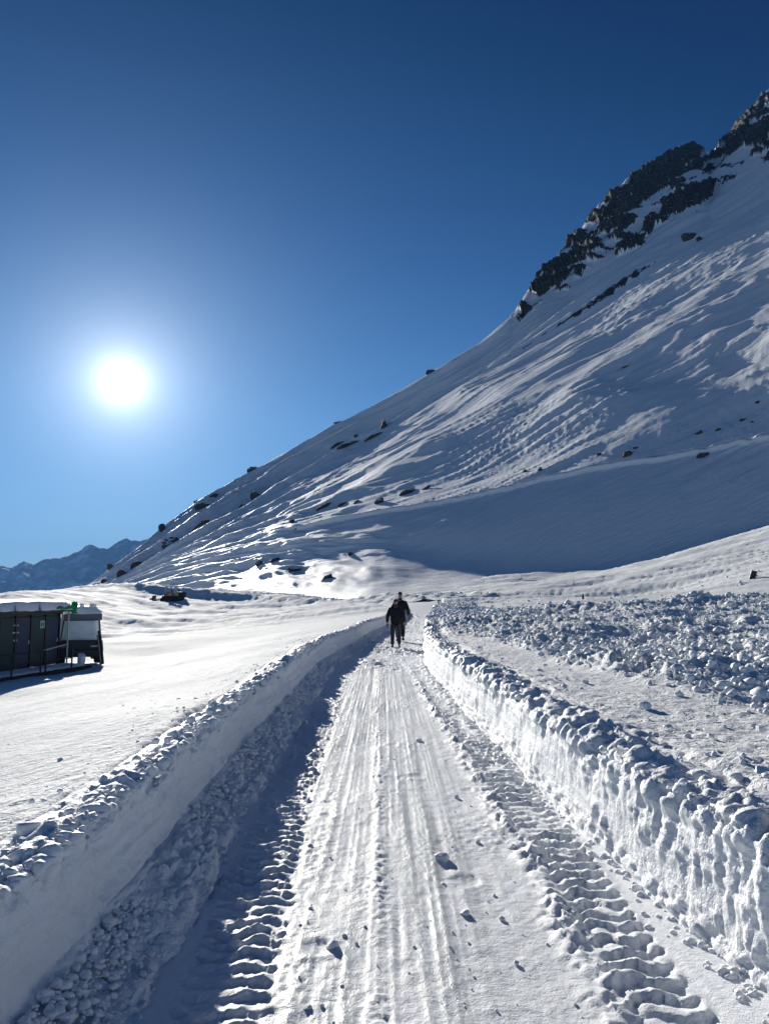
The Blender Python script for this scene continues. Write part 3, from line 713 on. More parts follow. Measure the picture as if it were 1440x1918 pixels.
for k, lab in CL.items():
    kq = qr & (Wq == k)
    if kq.any(): tag(sub_mesh('rock_crag', kq, ROCK, 'rock_crag' if k < 4 else 'rock_seam'), lab, 'rock crag' if k < 4 else None, kind=None if k < 4 else 'stuff')
if qm.any(): tag(sub_mesh('rock_ribs', qm, ROCK, 'scattered_rocks'), 'scattered small rock ribs showing through the snow of the upper face', None, kind='stuff')

# boulders and outcrops that stick out of the slope: (px, py, w px, h px, label)
ROCKS = [
 (1290, 452, 26, 17, 'large grey boulder sitting on the near spur crest, left of a smaller one'), (1311, 447, 15, 10, 'smaller grey boulder beside the large boulder on the spur crest'),
 (719, 809, 13, 20, 'upright dark boulder standing on the spur crest in mid slope'), (635, 792, 18, 9, 'dark rock poking from the skyline above the gully, lower of two'),
 (808, 697, 18, 9, 'dark rock poking from the skyline below the crag, upper of two'), (630, 832, 22, 5, 'flat dark rock sliver in the gully below the skyline rock'),
 (667, 813, 8, 6, 'tiny dark rock in the gully left of the upright boulder'), (662, 842, 15, 8, 'dark rock on the spur crest below the upright boulder'),
 (700, 823, 34, 5, 'long thin rock seam just below the upright boulder'), (640, 855, 30, 5, 'long thin rock seam lower down the spur crest'),
 (474, 883, 18, 12, 'pale green grey boulder on the skyline of the lower ridge'), (400, 935, 16, 9, 'brown boulder high on the lower ridge, nearest the skyline'),
 (427, 927, 9, 6, 'small brown boulder right of the brown one near the skyline'), (379, 956, 27, 15, 'broad brown boulder on the left shoulder of the ridge'),
 (456, 940, 21, 16, 'squarish dark outcrop in the gully of the lower ridge'), (481, 935, 20, 20, 'forked dark outcrop right of the squarish one'),
 (510, 922, 15, 9, 'dark rock above the forked outcrop'), (376, 999, 46, 22, 'large dark outcrop leaning along the low spur'),
 (323, 1030, 30, 32, 'large upright brown outcrop low on the ridge above the plough'), (442, 962, 12, 8, 'small dark rock at the upper end of the low spur'),
 (302, 1001, 13, 15, 'dark rock notch on the lowest part of the skyline'), (368, 942, 10, 7, 'small rock on the skyline above the broad brown boulder'),
 (232, 1076, 20, 15, 'brown outcrop at the foot of the ridge above the far road'), (209, 1066, 15, 12, 'dark rock at the left foot of the skyline'),
 (256, 1060, 22, 18, 'greenish dark outcrop right of the brown one at the ridge foot'), (195, 1090, 14, 8, 'lowest dark rock at the tip of the ridge'),
 (552, 891, 17, 5, 'flat rock sliver in the gully, right one of a pair'), (541, 898, 8, 5, 'tiny rock left of the flat sliver in the gully'), (520, 908, 8, 4, 'tiny rock lowest in the middle gully'),
 (711, 941, 18, 14, 'hook shaped dark rocks just above the traverse track'), (760, 919, 42, 8, 'long dark rock line above the traverse track, middle stretch'), (797, 909, 20, 6, 'upper end of the dark rock line above the traverse track'),
 (603, 955, 30, 7, 'dark rock cluster above the traverse track, left stretch'), (641, 946, 18, 5, 'small flat rock right of the dark cluster above the track'), (667, 943, 15, 6, 'flat rock below the end of the middle rock line'),
 (512, 971, 40, 11, 'wide dark rock cluster where the rock line ends on the left'), (547, 984, 10, 14, 'narrow dark rock under the wide cluster'), (465, 988, 20, 6, 'low rock left of the wide cluster'),
 (392, 1022, 12, 7, 'small rock on the lower spur above the plough'), (560, 996, 14, 5, 'small rock touching the lower end of the traverse track'), (700, 964, 30, 4, 'thin rock edge right under the traverse track'),
 (485, 1068, 15, 10, 'left dark rock of the cluster near the slope foot'), (513, 1060, 18, 7, 'right dark rock of the cluster near the slope foot'), (549, 1073, 24, 12, 'oblong dark boulder near the slope foot'),
 (614, 1092, 24, 8, 'low brown rock at the slope foot right above the far road'), (656, 1043, 12, 8, 'lone brown boulder in the shadow at the slope foot'),
 (1122, 854, 10, 7, 'small dark rock left of the pair above the right part of the track'), (1175, 854, 15, 12, 'dark rock touching the upper side of the track'), (1189, 840, 9, 5, 'tiny rock just above the dark rock by the track'),
 (983, 877, 9, 8, 'tiny rock pair, left one, above the middle of the track'), (1010, 883, 8, 9, 'tiny upright rock right of the pair above the track'), (1112, 875, 4, 7, 'thin upright dark rock standing by the track'),
 (1315, 852, 25, 10, 'broad brown boulder lying just below the track'), (1310, 811, 14, 7, 'dark rock low in the row above the right end of the track'), (1345, 803, 11, 5, 'small rock in the middle of the row above the track end'),
 (1393, 785, 14, 7, 'dark rock at the top of the row above the track end'), (1408, 790, 7, 5, 'tiny rock at the right end of the row above the track'), (1418, 754, 10, 6, 'snow dusted rock above the row at the right edge'), (1170, 688, 14, 4, 'flat dark rock showing through the streaked upper slope')]
vis = T2 < .968
_cache = (MPX[vis], MPY[vis], M2[vis])
def on_slope(px, py):
    a, b, c = _cache; i = np.argmin((a - px) ** 2 + (b - py) ** 2); return c[i]
def rock_mesh(name, w, dpt, h, seed, sub=3, facets=11):
    rg_ = np.random.default_rng(seed); V, T = ICO[sub]; V = V.copy()
    for k in range(facets):
        n_ = rg_.normal(size=3); n_ /= np.linalg.norm(n_); V -= np.clip(V @ n_ - rg_.uniform(.5, .85), 0, None)[:, None] * n_
    V += .07 * np.stack([perlin(V[:, 0] * 2.5 + seed + 3 * k_, V[:, 1] * 2.5 + V[:, 2] * 2, 400 + k_) for k_ in range(3)], -1)
    V += .05 * np.stack([perlin(V[:, 0] * 6 + seed, V[:, 1] * 6 + V[:, 2] * 5, 410 + k_) for k_ in range(3)], -1)
    return np_mesh(name, V * np.array([w, dpt, h]), T, smooth=False)
for i, (px, py, w, h, lab) in enumerate(ROCKS):
    p = on_slope(px, py); s = p[1] / F
    thin = h / w < .42
    V = None
    me = rock_mesh('rock', w * s * .66, max(w * .35, h * .7) * s, h * s * .78, 500 + i, 3 if w > 12 else 2)
    o = obj('rock', me, BOULDER); o.location = (p[0], p[1] - h * s * .1, p[2])
    slope_ang = math.radians(30 if px < 900 else 18) if thin or w > 30 else random.uniform(-.2, .4)
    o.rotation_euler = (random.uniform(-.3, .1), -slope_ang, random.uniform(-.2, .2))
    tag(o, lab, 'rock', 'rocks sticking out of the snow slope')

# ---- distant range
fx = np.linspace(-1500, 420, 420)
fpx = [-1500, -1100, -800, -500, -300, -120, 0, 22, 45, 62, 78, 96, 110, 130, 150, 166, 172, 185, 200, 222, 235, 247, 262, 275, 300, 350, 420]
fpy = [1030, 1075, 1040, 1065, 1035, 1062, 1060, 1063, 1051, 1058, 1049, 1045, 1046, 1040, 1031, 1019, 1018, 1026, 1028, 1015, 1008, 1012, 1014, 1010, 1000, 1010, 1030]
top = np.interp(fx, fpx, fpy) + 2.2 * perlin(fx / 11, fx * 0, 601) + 1.3 * perlin(fx / 4, fx * 0, 603)
rowsn = 70; tr = np.linspace(0, 1, rowsn)[:, None]
pyf = 1175 + (top[None] - 1175) * tr; df = 6200 + 1900 * tr
P = at(np.repeat(fx[None], rowsn, 0), pyf, df)
rel = ridged(P[..., 0] / 600 + .3, P[..., 1] / 680, 5, 611, .55)
P[..., 2] += (rel - .9) * 60 * np.sin(np.pi * np.clip(tr, 0, 1)) ** .6
P[..., 1] += 50 * (1 - tr) * perlin(P[..., 0] / 200, P[..., 1] / 200, 613)
back_ = P[-1:].copy(); back_[..., 1] += 600; back_[..., 2] -= 250
P = np.concatenate([P, back_], 0)
FAR = snow_mat('far_snow', [(.009, 30, 8)], rough=.9, spec=.1)
nt = FAR.node_tree; b = nt.nodes['Principled BSDF']; g = nt.nodes.new('ShaderNodeNewGeometry'); n = nt.nodes.new('ShaderNodeTexNoise'); n.inputs['Scale'].default_value = .006; n.inputs['Detail'].default_value = 8; n.inputs['Roughness'].default_value = .7
nt.links.new(g.outputs['Position'], n.inputs['Vector']); cr = nt.nodes.new('ShaderNodeValToRGB'); cr.color_ramp.elements[0].position = .47; cr.color_ramp.elements[0].color = (.16, .16, .165, 1)
cr.color_ramp.elements[1].position = .60; cr.color_ramp.elements[1].color = (.8, .82, .85, 1); nt.links.new(n.outputs['Fac'], cr.inputs[0]); nt.links.new(cr.outputs[0], b.inputs['Base Color'])
tag(obj('distant_mountains', np_mesh('distant_mountains', P, grid_quads(P.shape[0], P.shape[1])), FAR), kind='structure')
# valley floor reaching the horizon, far below the brow
g = np.array([[-9000, -3000], [9000, -3000], [9000, 12000], [-9000, 12000]], float)
n_ = 40; gx = np.linspace(-9000, 9000, n_); gy = np.linspace(-3000, 12000, n_); GX, GY = np.meshgrid(gx, gy)
tag(obj('valley_floor', np_mesh('valley_floor', np.stack([GX, GY, -70 + 15 * perlin(GX / 900, GY / 900, 5)], -1), grid_quads(n_, n_)), SNOW), kind='structure')

# ------------------------------------------------------------------ snow lumps one can count
VAR = []; VARS = []
for k in range(8):
    rg_ = np.random.default_rng(900 + k); V, T = ICO[3]; V = V.copy()
    for _ in range(9):
        n_ = rg_.normal(size=3); n_ /= np.linalg.norm(n_); V -= np.clip(V @ n_ - rg_.uniform(.5, .9), 0, None)[:, None] * n_
    V *= (1 + .16 * cobble(V[:, 0] * 2 + 3 + k, V[:, 1] * 2 + V[:, 2] * 1.5, 910 + k))[:, None]; V += .04 * np.stack([perlin(V[:, 0] * 5 + q, V[:, 1] * 5 + V[:, 2] * 5, 920 + k) for q in range(3)], -1)
    me = np_mesh('snow_lump', V * np.array([1, .85, .62 + .05 * k % .2]), T); me.materials.append(SNOW_LUMP); VAR.append(me)
    V2_, T2_ = ICO[2]; V2_ = V2_ * (1 + .10 * rg_.normal(size=(len(V2_), 1))); me = np_mesh('snow_lump', V2_ * np.array([1, .85, .7]), T2_); me.materials.append(SNOW_LUMP); VARS.append(me)
def lump(px, py, wpx, zfun, label, group, name='snow_lump', cat='snow lump'):
    # find where the line of sight meets the ground there
    a, yy, zz = ray(px, py); d = 2.0
    for _ in range(2000):
        x = float(a / yy * d); z = EYE + float(zz / yy) * d
        if z <= zfun(x, d): break
        d *= 1.004
    r = wpx / F * d / 2
    o = obj(name, (VAR if wpx > 13 else VARS)[random.randrange(8)]); o.location = (x, d, float(zfun(x, d)) + r * .28); o.scale = (r, r, r)
    o.rotation_euler = (random.uniform(-.2, .2), random.uniform(-.2, .2), random.uniform(0, 6.28)); tag(o, label, cat, group); return o
zroad = lambda x, y: 0.0
zleft = lambda x, y: float(ground(x, y))
zright = lambda x, y: float(ground(x, y)) + float(debris_h(np.array([x]), np.array([y]))[0])
G1 = 'snow lumps lying on the ploughed road'
for px, py, w, lab in [(622, 1776, 26, 'snow lump left of the middle line in the foreground of the road'), (828, 1613, 28, 'snow clod in a small hollow right of the middle of the road'),
        (870, 1716, 20, 'flat dark shaded snow lump right of the middle line'), (581, 1589, 12, 'small snow ball left of the ruts beside the left tread prints'), (940, 1724, 13, 'small snow lump nearest the right tread prints in the foreground'),
        (785, 1389, 16, 'flat snow flake far up the middle of the road'), (708, 1247, 16, 'snow clod in front of the walkers feet'), (855, 1495, 10, 'small snow lump halfway up the road right of the ruts'),
        (575, 1893, 18, 'snow lump at the bottom edge of the photo on the road'), (966, 1808, 14, 'snow lump low on the road toward the right tread prints'), (958, 1590, 18, 'snow lump on the inner edge of the right tread prints'), (645, 1757, 11, 'tiny snow lump just behind the foreground lump'),
        (562, 1739, 9, 'tiny snow lump left of the ice ruts in the foreground'), (684, 1740, 9, 'tiny snow lump on the ice rut in the foreground'), (895, 1580, 10, 'tiny snow lump in the crumbs right of the ruts')]:
    lump(px, py, w, zroad, lab, G1)
G2 = 'snow lumps scattered on the smooth field left of the road'
for px, py, w in [(159, 1490, 18), (132, 1517, 14), (103, 1550, 24), (86, 1558, 8), (20, 1541, 8), (283, 1389, 7), (313, 1344, 8), (325, 1346, 5), (372, 1341, 12), (269, 1401, 9), (247, 1403, 7), (248, 1411, 6), (260, 1412, 7),
                  (280, 1412, 6), (237, 1424, 6), (251, 1445, 11), (248, 1456, 11), (304, 1406, 16), (226, 1396, 5), (356, 1363, 8), (386, 1356, 7), (201, 1425, 4), (205, 1457, 6), (144, 1489, 6), (62, 1497, 4), (434, 1317, 9), (449, 1318, 10), (262, 1436, 8), (290, 1425, 9), (548, 1240, 12), (522, 1272, 8), (478, 1290, 6)]:
    lump(px, py, w, zleft, 'small dark sided snow lump on the smooth snow left of the road' if w < 11 else 'larger snow lump on the smooth snow just left of the wall crest', G2)
G3 = 'snow blocks standing out of the right-hand field'
for px, py, w, lab in [(1207, 1328, 34, 'squarish snow block alone on the smooth part of the right field'), (1096, 1281, 18, 'small pale block alone left of the squarish one'), (1272, 1303, 22, 'rounded block behind and right of the squarish block'),
        (1292, 1278, 34, 'wide block at the near edge of the debris'), (1075, 1323, 11, 'tiny block by the middle of the right wall crest'), (1080, 1341, 12, 'tiny block close to the right wall crest'), (1045, 1338, 20, 'block with a shadow right behind the right wall crest'),
        (1385, 1437, 46, 'long flat snow slab near the right edge of the photo'), (1428, 1455, 42, 'big round snow block at the right edge behind the near wall'), (1325, 1345, 14, 'small lump in the middle of the right field'), (1218, 1376, 12, 'lump below the squarish block on the right field'),
        (1228, 1379, 15, 'lump touching another below the squarish block'), (1305, 1370, 10, 'small lump right of the touching pair'), (1200, 1418, 26, 'upright angular block on top of the right wall crest'), (1330, 1382, 16, 'pale lump toward the right edge below the debris'),
        (1424, 1370, 24, 'round lump at the right edge in the crumbs'), (1380, 1460, 30, 'round block left of the big one behind the near wall'), (1245, 1450, 34, 'flat block leaning on the back of the right wall crest'),
        (1160, 1255, 22, 'tilted slab at the left tip of the debris'), (1345, 1185, 30, 'pale slab high in the debris heap'), (1380, 1220, 38, 'wide pale slab in the right half of the debris heap'), (1300, 1235, 24, 'pointed slab in the middle of the debris heap'), (1420, 1290, 30, 'slab at the right edge in the lower debris'), (1230, 1215, 22, 'slab in the left half of the debris heap')]:
    lump(px, py, w * (.6 if py < 1300 and px > 1150 else .85), zright, lab, G3)
# lumps sitting on the wall crests
for side, n in ((-1, 46), (1, 46)):
    for k in range(n):
        y = 2.6 * (30 / 2.6) ** ((k + random.random()) / n); r = random.uniform(.020, .045 if y < 5 else .06) * (1 if y < 12 else 1.3)
        e = random.uniform(.03, .15 if side < 0 else .24); x = float(XL(y)) - e if side < 0 else float(XR(y)) + e + .05
        o = obj('snow_lump', VARS[k % 8]); o.location = (x, y, (HL if side < 0 else HR) + r * .4 + .02); o.scale = (r, r, r * random.uniform(.8, 1.2)); o.rotation_euler = (random.random(), random.random(), random.random() * 6)
        tag(o, 'rounded snow lump on the crest of the shaded left snow wall' if side < 0 else 'rounded snow lump on the crest of the sunlit right snow wall', 'snow lump', 'lumps on the left wall crest' if side < 0 else 'lumps on the right wall crest')

# ------------------------------------------------------------------ people
def skin_body(name, verts, edges, radii, material, parent, sub=2, root=0):
    me = bpy.data.meshes.new(name); me.from_pydata(verts, edges, [])
    o = obj(name, me, material, parent); sm = o.modifiers.new('skin', 'SKIN'); sm.use_smooth_shade = True
    for i, r in enumerate(radii):
        r = r if isinstance(r, tuple) else (r, r); me.skin_vertices[0].data[i].radius = r
    me.skin_vertices[0].data[root].use_root = True
    ss = o.modifiers.new('sub', 'SUBSURF'); ss.levels = ss.render_levels = sub
    return o
class Chain:
    def __init__(s): s.v = []; s.e = []; s.r = []
    def p(s, co, r, prev=None):
        s.v.append(tuple(co)); s.r.append(r)
        if prev is not None: s.e.append((prev, len(s.v) - 1))
        return len(s.v) - 1
SKIN = mat('skin', (.42, .26, .19), .5, noise=.08)
JACKET = mat('black_padded_fabric', (.008, .008, .010), .9, noise=.3, nscale=14, bump=.006)
JACKET2 = mat('dark_fabric', (.010, .010, .011), .9, noise=.3, nscale=14, bump=.006)
JEANS = mat('blue_grey_denim', (.028, .036, .05), .9, noise=.25, nscale=20)
TROUS = mat('dark_trousers', (.016, .016, .018), .9, noise=.25, nscale=20)
BOOT = mat('dark_boot', (.012, .011, .011), .6)
HAIR = mat('dark_hair', (.012, .01, .009), .7)
HATM = mat('knit_hat', (.014, .014, .017), .95, bump=.01, nscale=40)
GLOVE = mat('dark_glove', (.02, .02, .022), .8)
def person(label, loc, rz, ht, stride, jacket, trousers, hat, lean=0.0, hands=GLOVE):
    root = empty('person', loc, rz); s = ht / 1.75
    tag(root, label, 'person', 'people walking away along the ploughed road')
    S = lambda x, y, z: (x * s, y * s, z * s)
    # walking toward +y; stride > 0 : left leg forward
    lf, rf = .20 * stride, -.20 * stride
    hipL, hipR = (-.10, 0, .92), (.10, 0, .92)
    footL, footR = (-.11, lf, .09), (.12, rf, .09 + (.05 if stride > 0 else 0))
    kneeL = (-.11, lf * .5 + .05, .50); kneeR = (.115, rf * .5 + .05, .50)
    b = Chain()
    pel = b.p(S(0, 0, .95), (.10 * s, .07 * s)); w = b.p(S(0, .01, 1.10), (.12 * s, .08 * s), pel); ch = b.p(S(0, .02 + lean, 1.30), (.17 * s, .12 * s), w)
    nk = b.p(S(0, .03 + lean, 1.46), .065 * s, ch); nt_ = b.p(S(0, .05 + lean, 1.53), .055 * s, nk)
    jaw = b.p(S(0, .07 + lean, 1.58), (.068 * s, .075 * s), nt_); sk_ = b.p(S(0, .06 + lean, 1.66), (.080 * s, .095 * s), jaw); b.p(S(0, .05 + lean, 1.72), (.055 * s, .065 * s), sk_)
    b.p(S(0, .165 + lean, 1.625), .016 * s, jaw)                # nose
    for sg in (-1, 1): b.p(S(sg * .083, .05 + lean, 1.63), .016 * s, sk_)
    for sg, kn, ft in ((-1, kneeL, footL), (1, kneeR, footR)):
        h = b.p(S(sg * .095, 0, .88), .07 * s, pel); k = b.p(S(*kn), .045 * s, h); a_ = b.p(S(*ft), .032 * s, k); b.p(S(ft[0], ft[1] + .12, ft[2] - .045), (.03 * s, .02 * s), a_)
    arms = []
    for sg, sw in ((-1, -stride), (1, stride)):
        sh = b.p(S(sg * .19, .02 + lean, 1.39), .062 * s, ch); el = (sg * .285, -.03 + sw * .05 + lean * .5, 1.12); wr = (sg * .30, .06 + sw * .16, .88)
        e_ = b.p(S(*el), .045 * s, sh); w_ = b.p(S(*wr), .030 * s, e_); palm = b.p(S(sg * .300, .08 + sw * .17, .81), (.022 * s, .036 * s), w_)
        arms.append((sg, el, wr, sw))
        for k in range(4):      # four fingers curled a little, unequal
            yy = .045 + k * .022 + sw * .17; l_ = (.075, .085, .08, .062)[k]
            f1_ = b.p(S(sg * .298, yy, .77), .009 * s, palm); f2_ = b.p(S(sg * .292, yy + .008, .77 - l_ * .55), .0085 * s, f1_); b.p(S(sg * .272, yy + .014, .77 - l_ * .95), .007 * s, f2_)
        t1 = b.p(S(sg * .285, .125 + sw * .17, .82), .010 * s, palm); b.p(S(sg * .272, .145 + sw * .17, .785), .008 * s, t1)
    skin_body('body', b.v, b.e, b.r, SKIN, root, 1)
    j = Chain(); w0 = j.p(S(0, 0, .80), (.205 * s, .15 * s)); w1 = j.p(S(0, 0, 1.05), (.20 * s, .15 * s), w0); w2 = j.p(S(0, .01 + lean, 1.28), (.225 * s, .16 * s), w1); w3 = j.p(S(0, .01 + lean, 1.42), (.15 * s, .12 * s), w2)
    j.p(S(0, .02 + lean, 1.52), (.08 * s, .08 * s), w3)
    for sg, el, wr, sw in arms:
        a1 = j.p(S(sg * .20, .01 + lean, 1.38), .085 * s, w2); a2 = j.p(S(*el), .072 * s, a1); j.p(S(wr[0], wr[1], wr[2] + .03), .052 * s, a2)
    jo = skin_body('jacket', j.v, j.e, j.r, jacket, root, 2)
    hd = Chain(); h0 = hd.p(S(0, -.03 + lean, 1.49), (.10 * s, .05 * s)); hd.p(S(0, -.055 + lean, 1.545), (.085 * s, .04 * s), h0)
    skin_body('hood', hd.v, hd.e, hd.r, jacket, root, 2)
    t = Chain(); t0 = t.p(S(0, 0, .93), (.155 * s, .12 * s))
    for sg, kn, ft in ((-1, kneeL, footL), (1, kneeR, footR)):
        h = t.p(S(sg * .10, 0, .82), .105 * s, t0); k = t.p(S(*kn), .080 * s, h); t.p(S(ft[0], ft[1], ft[2] + .04), .066 * s, k)
    skin_body('trousers', t.v, t.e, t.r, trousers, root, 2)
    for sg, ft in ((-1, footL), (1, footR)):
        c = Chain(); c0 = c.p(S(ft[0], ft[1], ft[2] + .05), .055 * s); c1 = c.p(S(ft[0], ft[1] - .01, ft[2] - .035), (.052 * s, .05 * s), c0); c2 = c.p(S(ft[0], ft[1] + .12, ft[2] - .045), (.05 * s, .038 * s), c1); c.p(S(ft[0], ft[1] + .19, ft[2] - .05), (.04 * s, .028 * s), c2)
        skin_body('boot', c.v, c.e, c.r, BOOT, root, 2)
    for sg, el, wr, sw in arms:
        c = Chain(); c0 = c.p(S(wr[0], wr[1], wr[2]), .036 * s); c1 = c.p(S(sg * .300, .08 + sw * .17, .81), (.030 * s, .044 * s), c0)
        for k in range(4):
            yy = .045 + k * .022 + sw * .17; l_ = (.075, .085, .08, .062)[k]
            f1_ = c.p(S(sg * .298, yy, .77), .0115 * s, c1); f2_ = c.p(S(sg * .292, yy + .008, .77 - l_ * .55), .011 * s, f1_); c.p(S(sg * .272, yy + .014, .77 - l_ * 1.0), .010 * s, f2_)
        t1 = c.p(S(sg * .285, .125 + sw * .17, .82), .013 * s, c1); c.p(S(sg * .272, .147 + sw * .17, .783), .011 * s, t1)
        skin_body('glove', c.v, c.e, c.r, hands, root, 1)
    if hat:
        c = Chain(); c0 = c.p(S(0, .045 + lean, 1.66), (.096 * s, .108 * s)); c1 = c.p(S(0, .035 + lean, 1.72), (.085 * s, .095 * s), c0); c.p(S(0, .03 + lean, 1.775), (.035 * s, .04 * s), c1)
        skin_body('knit_hat', c.v, c.e, c.r, HATM, root, 2)
    else:
        c = Chain(); c0 = c.p(S(0, .03 + lean, 1.62), (.086 * s, .09 * s)); c1 = c.p(S(0, .03 + lean, 1.69), (.09 * s, .10 * s), c0); c.p(S(0, .035 + lean, 1.735), (.055 * s, .06 * s), c1)
        skin_body('hair', c.v, c.e, c.r, HAIR, root, 2)
    return root
pa = at(741, 1215, 25.0); pb = at(749, 1201, 28.6)
person('person in black padded jacket and grey blue jeans, nearer and left of the two walkers', (pa[0], pa[1], -.02), math.radians(-4), 1.66, -.35, JACKET, JEANS, False, .01)
pp = person('person in dark jacket and knit hat with a grey bag, just beyond the other walker', (pb[0], pb[1], -.02), math.radians(-10), 1.88, .45, JACKET2, TROUS, True, .02)
m = MB(); m.box((-.05, -.12, -.22), (.05, .12, 0)); BAGM = mat('grey_bag_fabric', (.16, .16, .165), .8, noise=.2, nscale=9)
bagr = empty('hand_bag', (pb[0] + .37, pb[1] + .05, 1.05)); tag(bagr, 'small grey bag carried at the right side of the farther walker', 'bag')
m.build('bag_body', BAGM, bagr, bevel=.02)
m = MB(); m.tube([(0, -.08, 0), (-.02, -.05, .09), (-.02, .05, .09), (0, .08, 0)], .008, 6); m.build('bag_handle', BAGM, bagr)

# ------------------------------------------------------------------ the cabin
CAB = mat('dark_blue_panel', (.008, .032, .08), .55, noise=.2, nscale=3)
CABG = mat('grey_green_panel', (.038, .065, .06), .7, noise=.2, nscale=3)
FRM = mat('dark_frame', (.008, .012, .02), .5); PALE = mat('pale_metal', (.45, .47, .48), .45, metal=.4, noise=.2)
WHITE = mat('white_paint', (.7, .72, .73), .6); GREEN = mat('green_cloth', (.0, .26, .10), .8, noise=.25, nscale=6); DECK = mat('weathered_dark_timber', (.03, .028, .027), .8, noise=.4, nscale=5)
BLACK = mat('black_plastic', (.012, .013, .016), .45); PAPER = mat('pale_green_notice', (.35, .55, .48), .7)
corner = at(112, 1243, 34.0)          # right front foot of the cabin
ang = math.atan2(-.22, .97)           # local +x runs along the front, away from the viewer
cabin = empty('cabin', tuple(corner)); ux = Vector((.22, .975, 0)).normalized()
cabin.rotation_euler = (0, 0, math.atan2(ux.y, ux.x))
tag(cabin, 'dark cabin with blue doors and a thick snow roof at the left edge', 'cabin')
# local frame: +x away from viewer along the front; the front faces -y (toward the road)
H_ = 2.32; LEN = 7.2
MB().box((-LEN, .06, .0), (0, 2.6, H_)).build('wall', CABG, cabin)
for k, x0 in enumerate(np.arange(-6.6, -.3, .93)):
    if k % 2 == 0:
        d_ = MB().box((x0, .0, .05), (x0 + .80, .055, 2.12)).build('door', CAB, cabin, bevel=.01)
        MB().box((x0 + .68, -.05, 1.0), (x0 + .73, .0, 1.14)).build('handle', PALE, d_)
    else: MB().box((x0, .01, .05), (x0 + .84, .055, 2.12)).build('panel', CABG, cabin, bevel=.01)
for x0 in np.arange(-6.68, .1, .93): MB().box((x0 - .03, -.03, 0), (x0 + .05, .058, 2.2)).build('frame_post', FRM, cabin)
MB().box((-LEN, -.04, 2.2), (.02, .058, H_)).build('fascia', FRM, cabin)
nx_ = -6.6 + .93 * 6
nt2 = MB().box((-1.62 + .15, -.02, 1.62), (-1.62 + .45, -.004, 1.95)).build('notice', PAPER, cabin)
MB().box((-1.62 + .22, -.026, 1.70), (-1.62 + .27, -.021, 1.86)).box((-1.62 + .32, -.026, 1.70), (-1.62 + .37, -.021, 1.86)).build('notice_mark', FRM, nt2)
sg = MB().box((-2.98, -.02, .98), (-2.94, -.004, 1.85)).box((-3.12, -.02, 1.78), (-2.80, -.003, 1.82)).box((-3.15, -.02, 1.48), (-2.77, -.003, 1.53)).box((-3.07, -.02, 1.15), (-2.85, -.003, 1.22)).build('door_mark', PALE, cabin)
MB().tube([(.06, -.30, .0), (.06, -.30, 2.34)], .035).build('corner_post', PALE, cabin)
MB().tube([(.22, -.18, .4), (.22, -.18, 2.3)], .025).build('drain_pipe', PALE, cabin)
MB().box((-LEN, -.45, 2.32), (.15, 2.8, 2.40)).build('roof', FRM, cabin)
# snow lying on the roof
def snow_slab(name, x0, x1, y0, y1, z0, th, seed, parent=None, n=60, m_=36, over=.1):
    xs = np.linspace(0, 1, n); ys = np.linspace(0, 1, m_); XX, YY_ = np.meshgrid(xs, ys, indexing='ij')
    ed = np.minimum.reduce([XX * (x1 - x0), (1 - XX) * (x1 - x0), YY_ * (y1 - y0), (1 - YY_) * (y1 - y0)])
    topz = z0 + th * (1 - np.exp(-(ed / (.20)) ** .9)) ** .6 * (1 + .14 * perlin(XX * (x1 - x0) * .9 + seed, YY_ * 2.5, seed)) 
    X_ = x0 + (x1 - x0) * XX; Y_ = y0 + (y1 - y0) * YY_ + .05 * perlin(XX * (x1 - x0) * 1.7, YY_ * 3, seed + 1)
    A = np.stack([X_, Y_, topz], -1); B = np.stack([X_, Y_, 0 * X_ + z0 - .01 + .03 * perlin(X_ * 2, Y_ * 2, seed + 2)], -1)
    V = np.concatenate([A.reshape(-1, 3), B.reshape(-1, 3)]); q = grid_quads(n, m_); q2 = grid_quads(n, m_, flip=True) + n * m_
    idx = np.arange(n * m_).reshape(n, m_); rim = np.r_[idx[0, :], idx[1:, -1], idx[-1, -2::-1], idx[-2:0:-1, 0]]; r2_ = np.roll(rim, -1)
    q3 = np.stack([rim, rim + n * m_, r2_ + n * m_, r2_], -1)
    return obj(name, np_mesh(name, V, np.concatenate([q, q2, q3])), SNOW_BANK, parent)
o = snow_slab('roof_snow', -LEN - .1, .0, -.55, 2.8, 2.405, .46, 700); o.matrix_world = Matrix.Translation(corner) @ Euler(cabin.rotation_euler).to_matrix().to_4x4()
tag(o, 'thick smooth layer of snow lying on the cabin roof', 'roof snow')
o = cabin; R = Matrix.Translation(Vector(corner)) @ Euler(cabin.rotation_euler).to_matrix().to_4x4()
# green cloth at the roof corner
gm = []; 
n = 14; V = np.array([[(.0 + .36 * i / 13) + .03 * math.sin(j), -.50 + .05 * math.sin(i * 1.1 + j * .7), 2.78 - .52 * j / 13 - .05 * abs(math.sin(i * .9))] for i in range(n) for j in range(n)])
go = obj('green_banner', np_mesh('green_banner', V, grid_quads(n, n)), GREEN); sl_ = go.modifiers.new('thick', 'SOLIDIFY'); sl_.thickness = .012
go.matrix_world = R; tag(go, 'bright green cloth hanging from the cabin roof corner', 'banner')
go2 = MB().tube([(-1.3, -.5, 2.42), (-.9, -.53, 2.50), (-.5, -.5, 2.44), (-.1, -.52, 2.52), (.2, -.5, 2.5)], [.02, .07, .05, .09, .03], 8).build('green_netting', GREEN, None, smooth=True)
go2.matrix_world = R; tag(go2, 'crumpled dark green netting bunched along the cabin eave', 'netting')
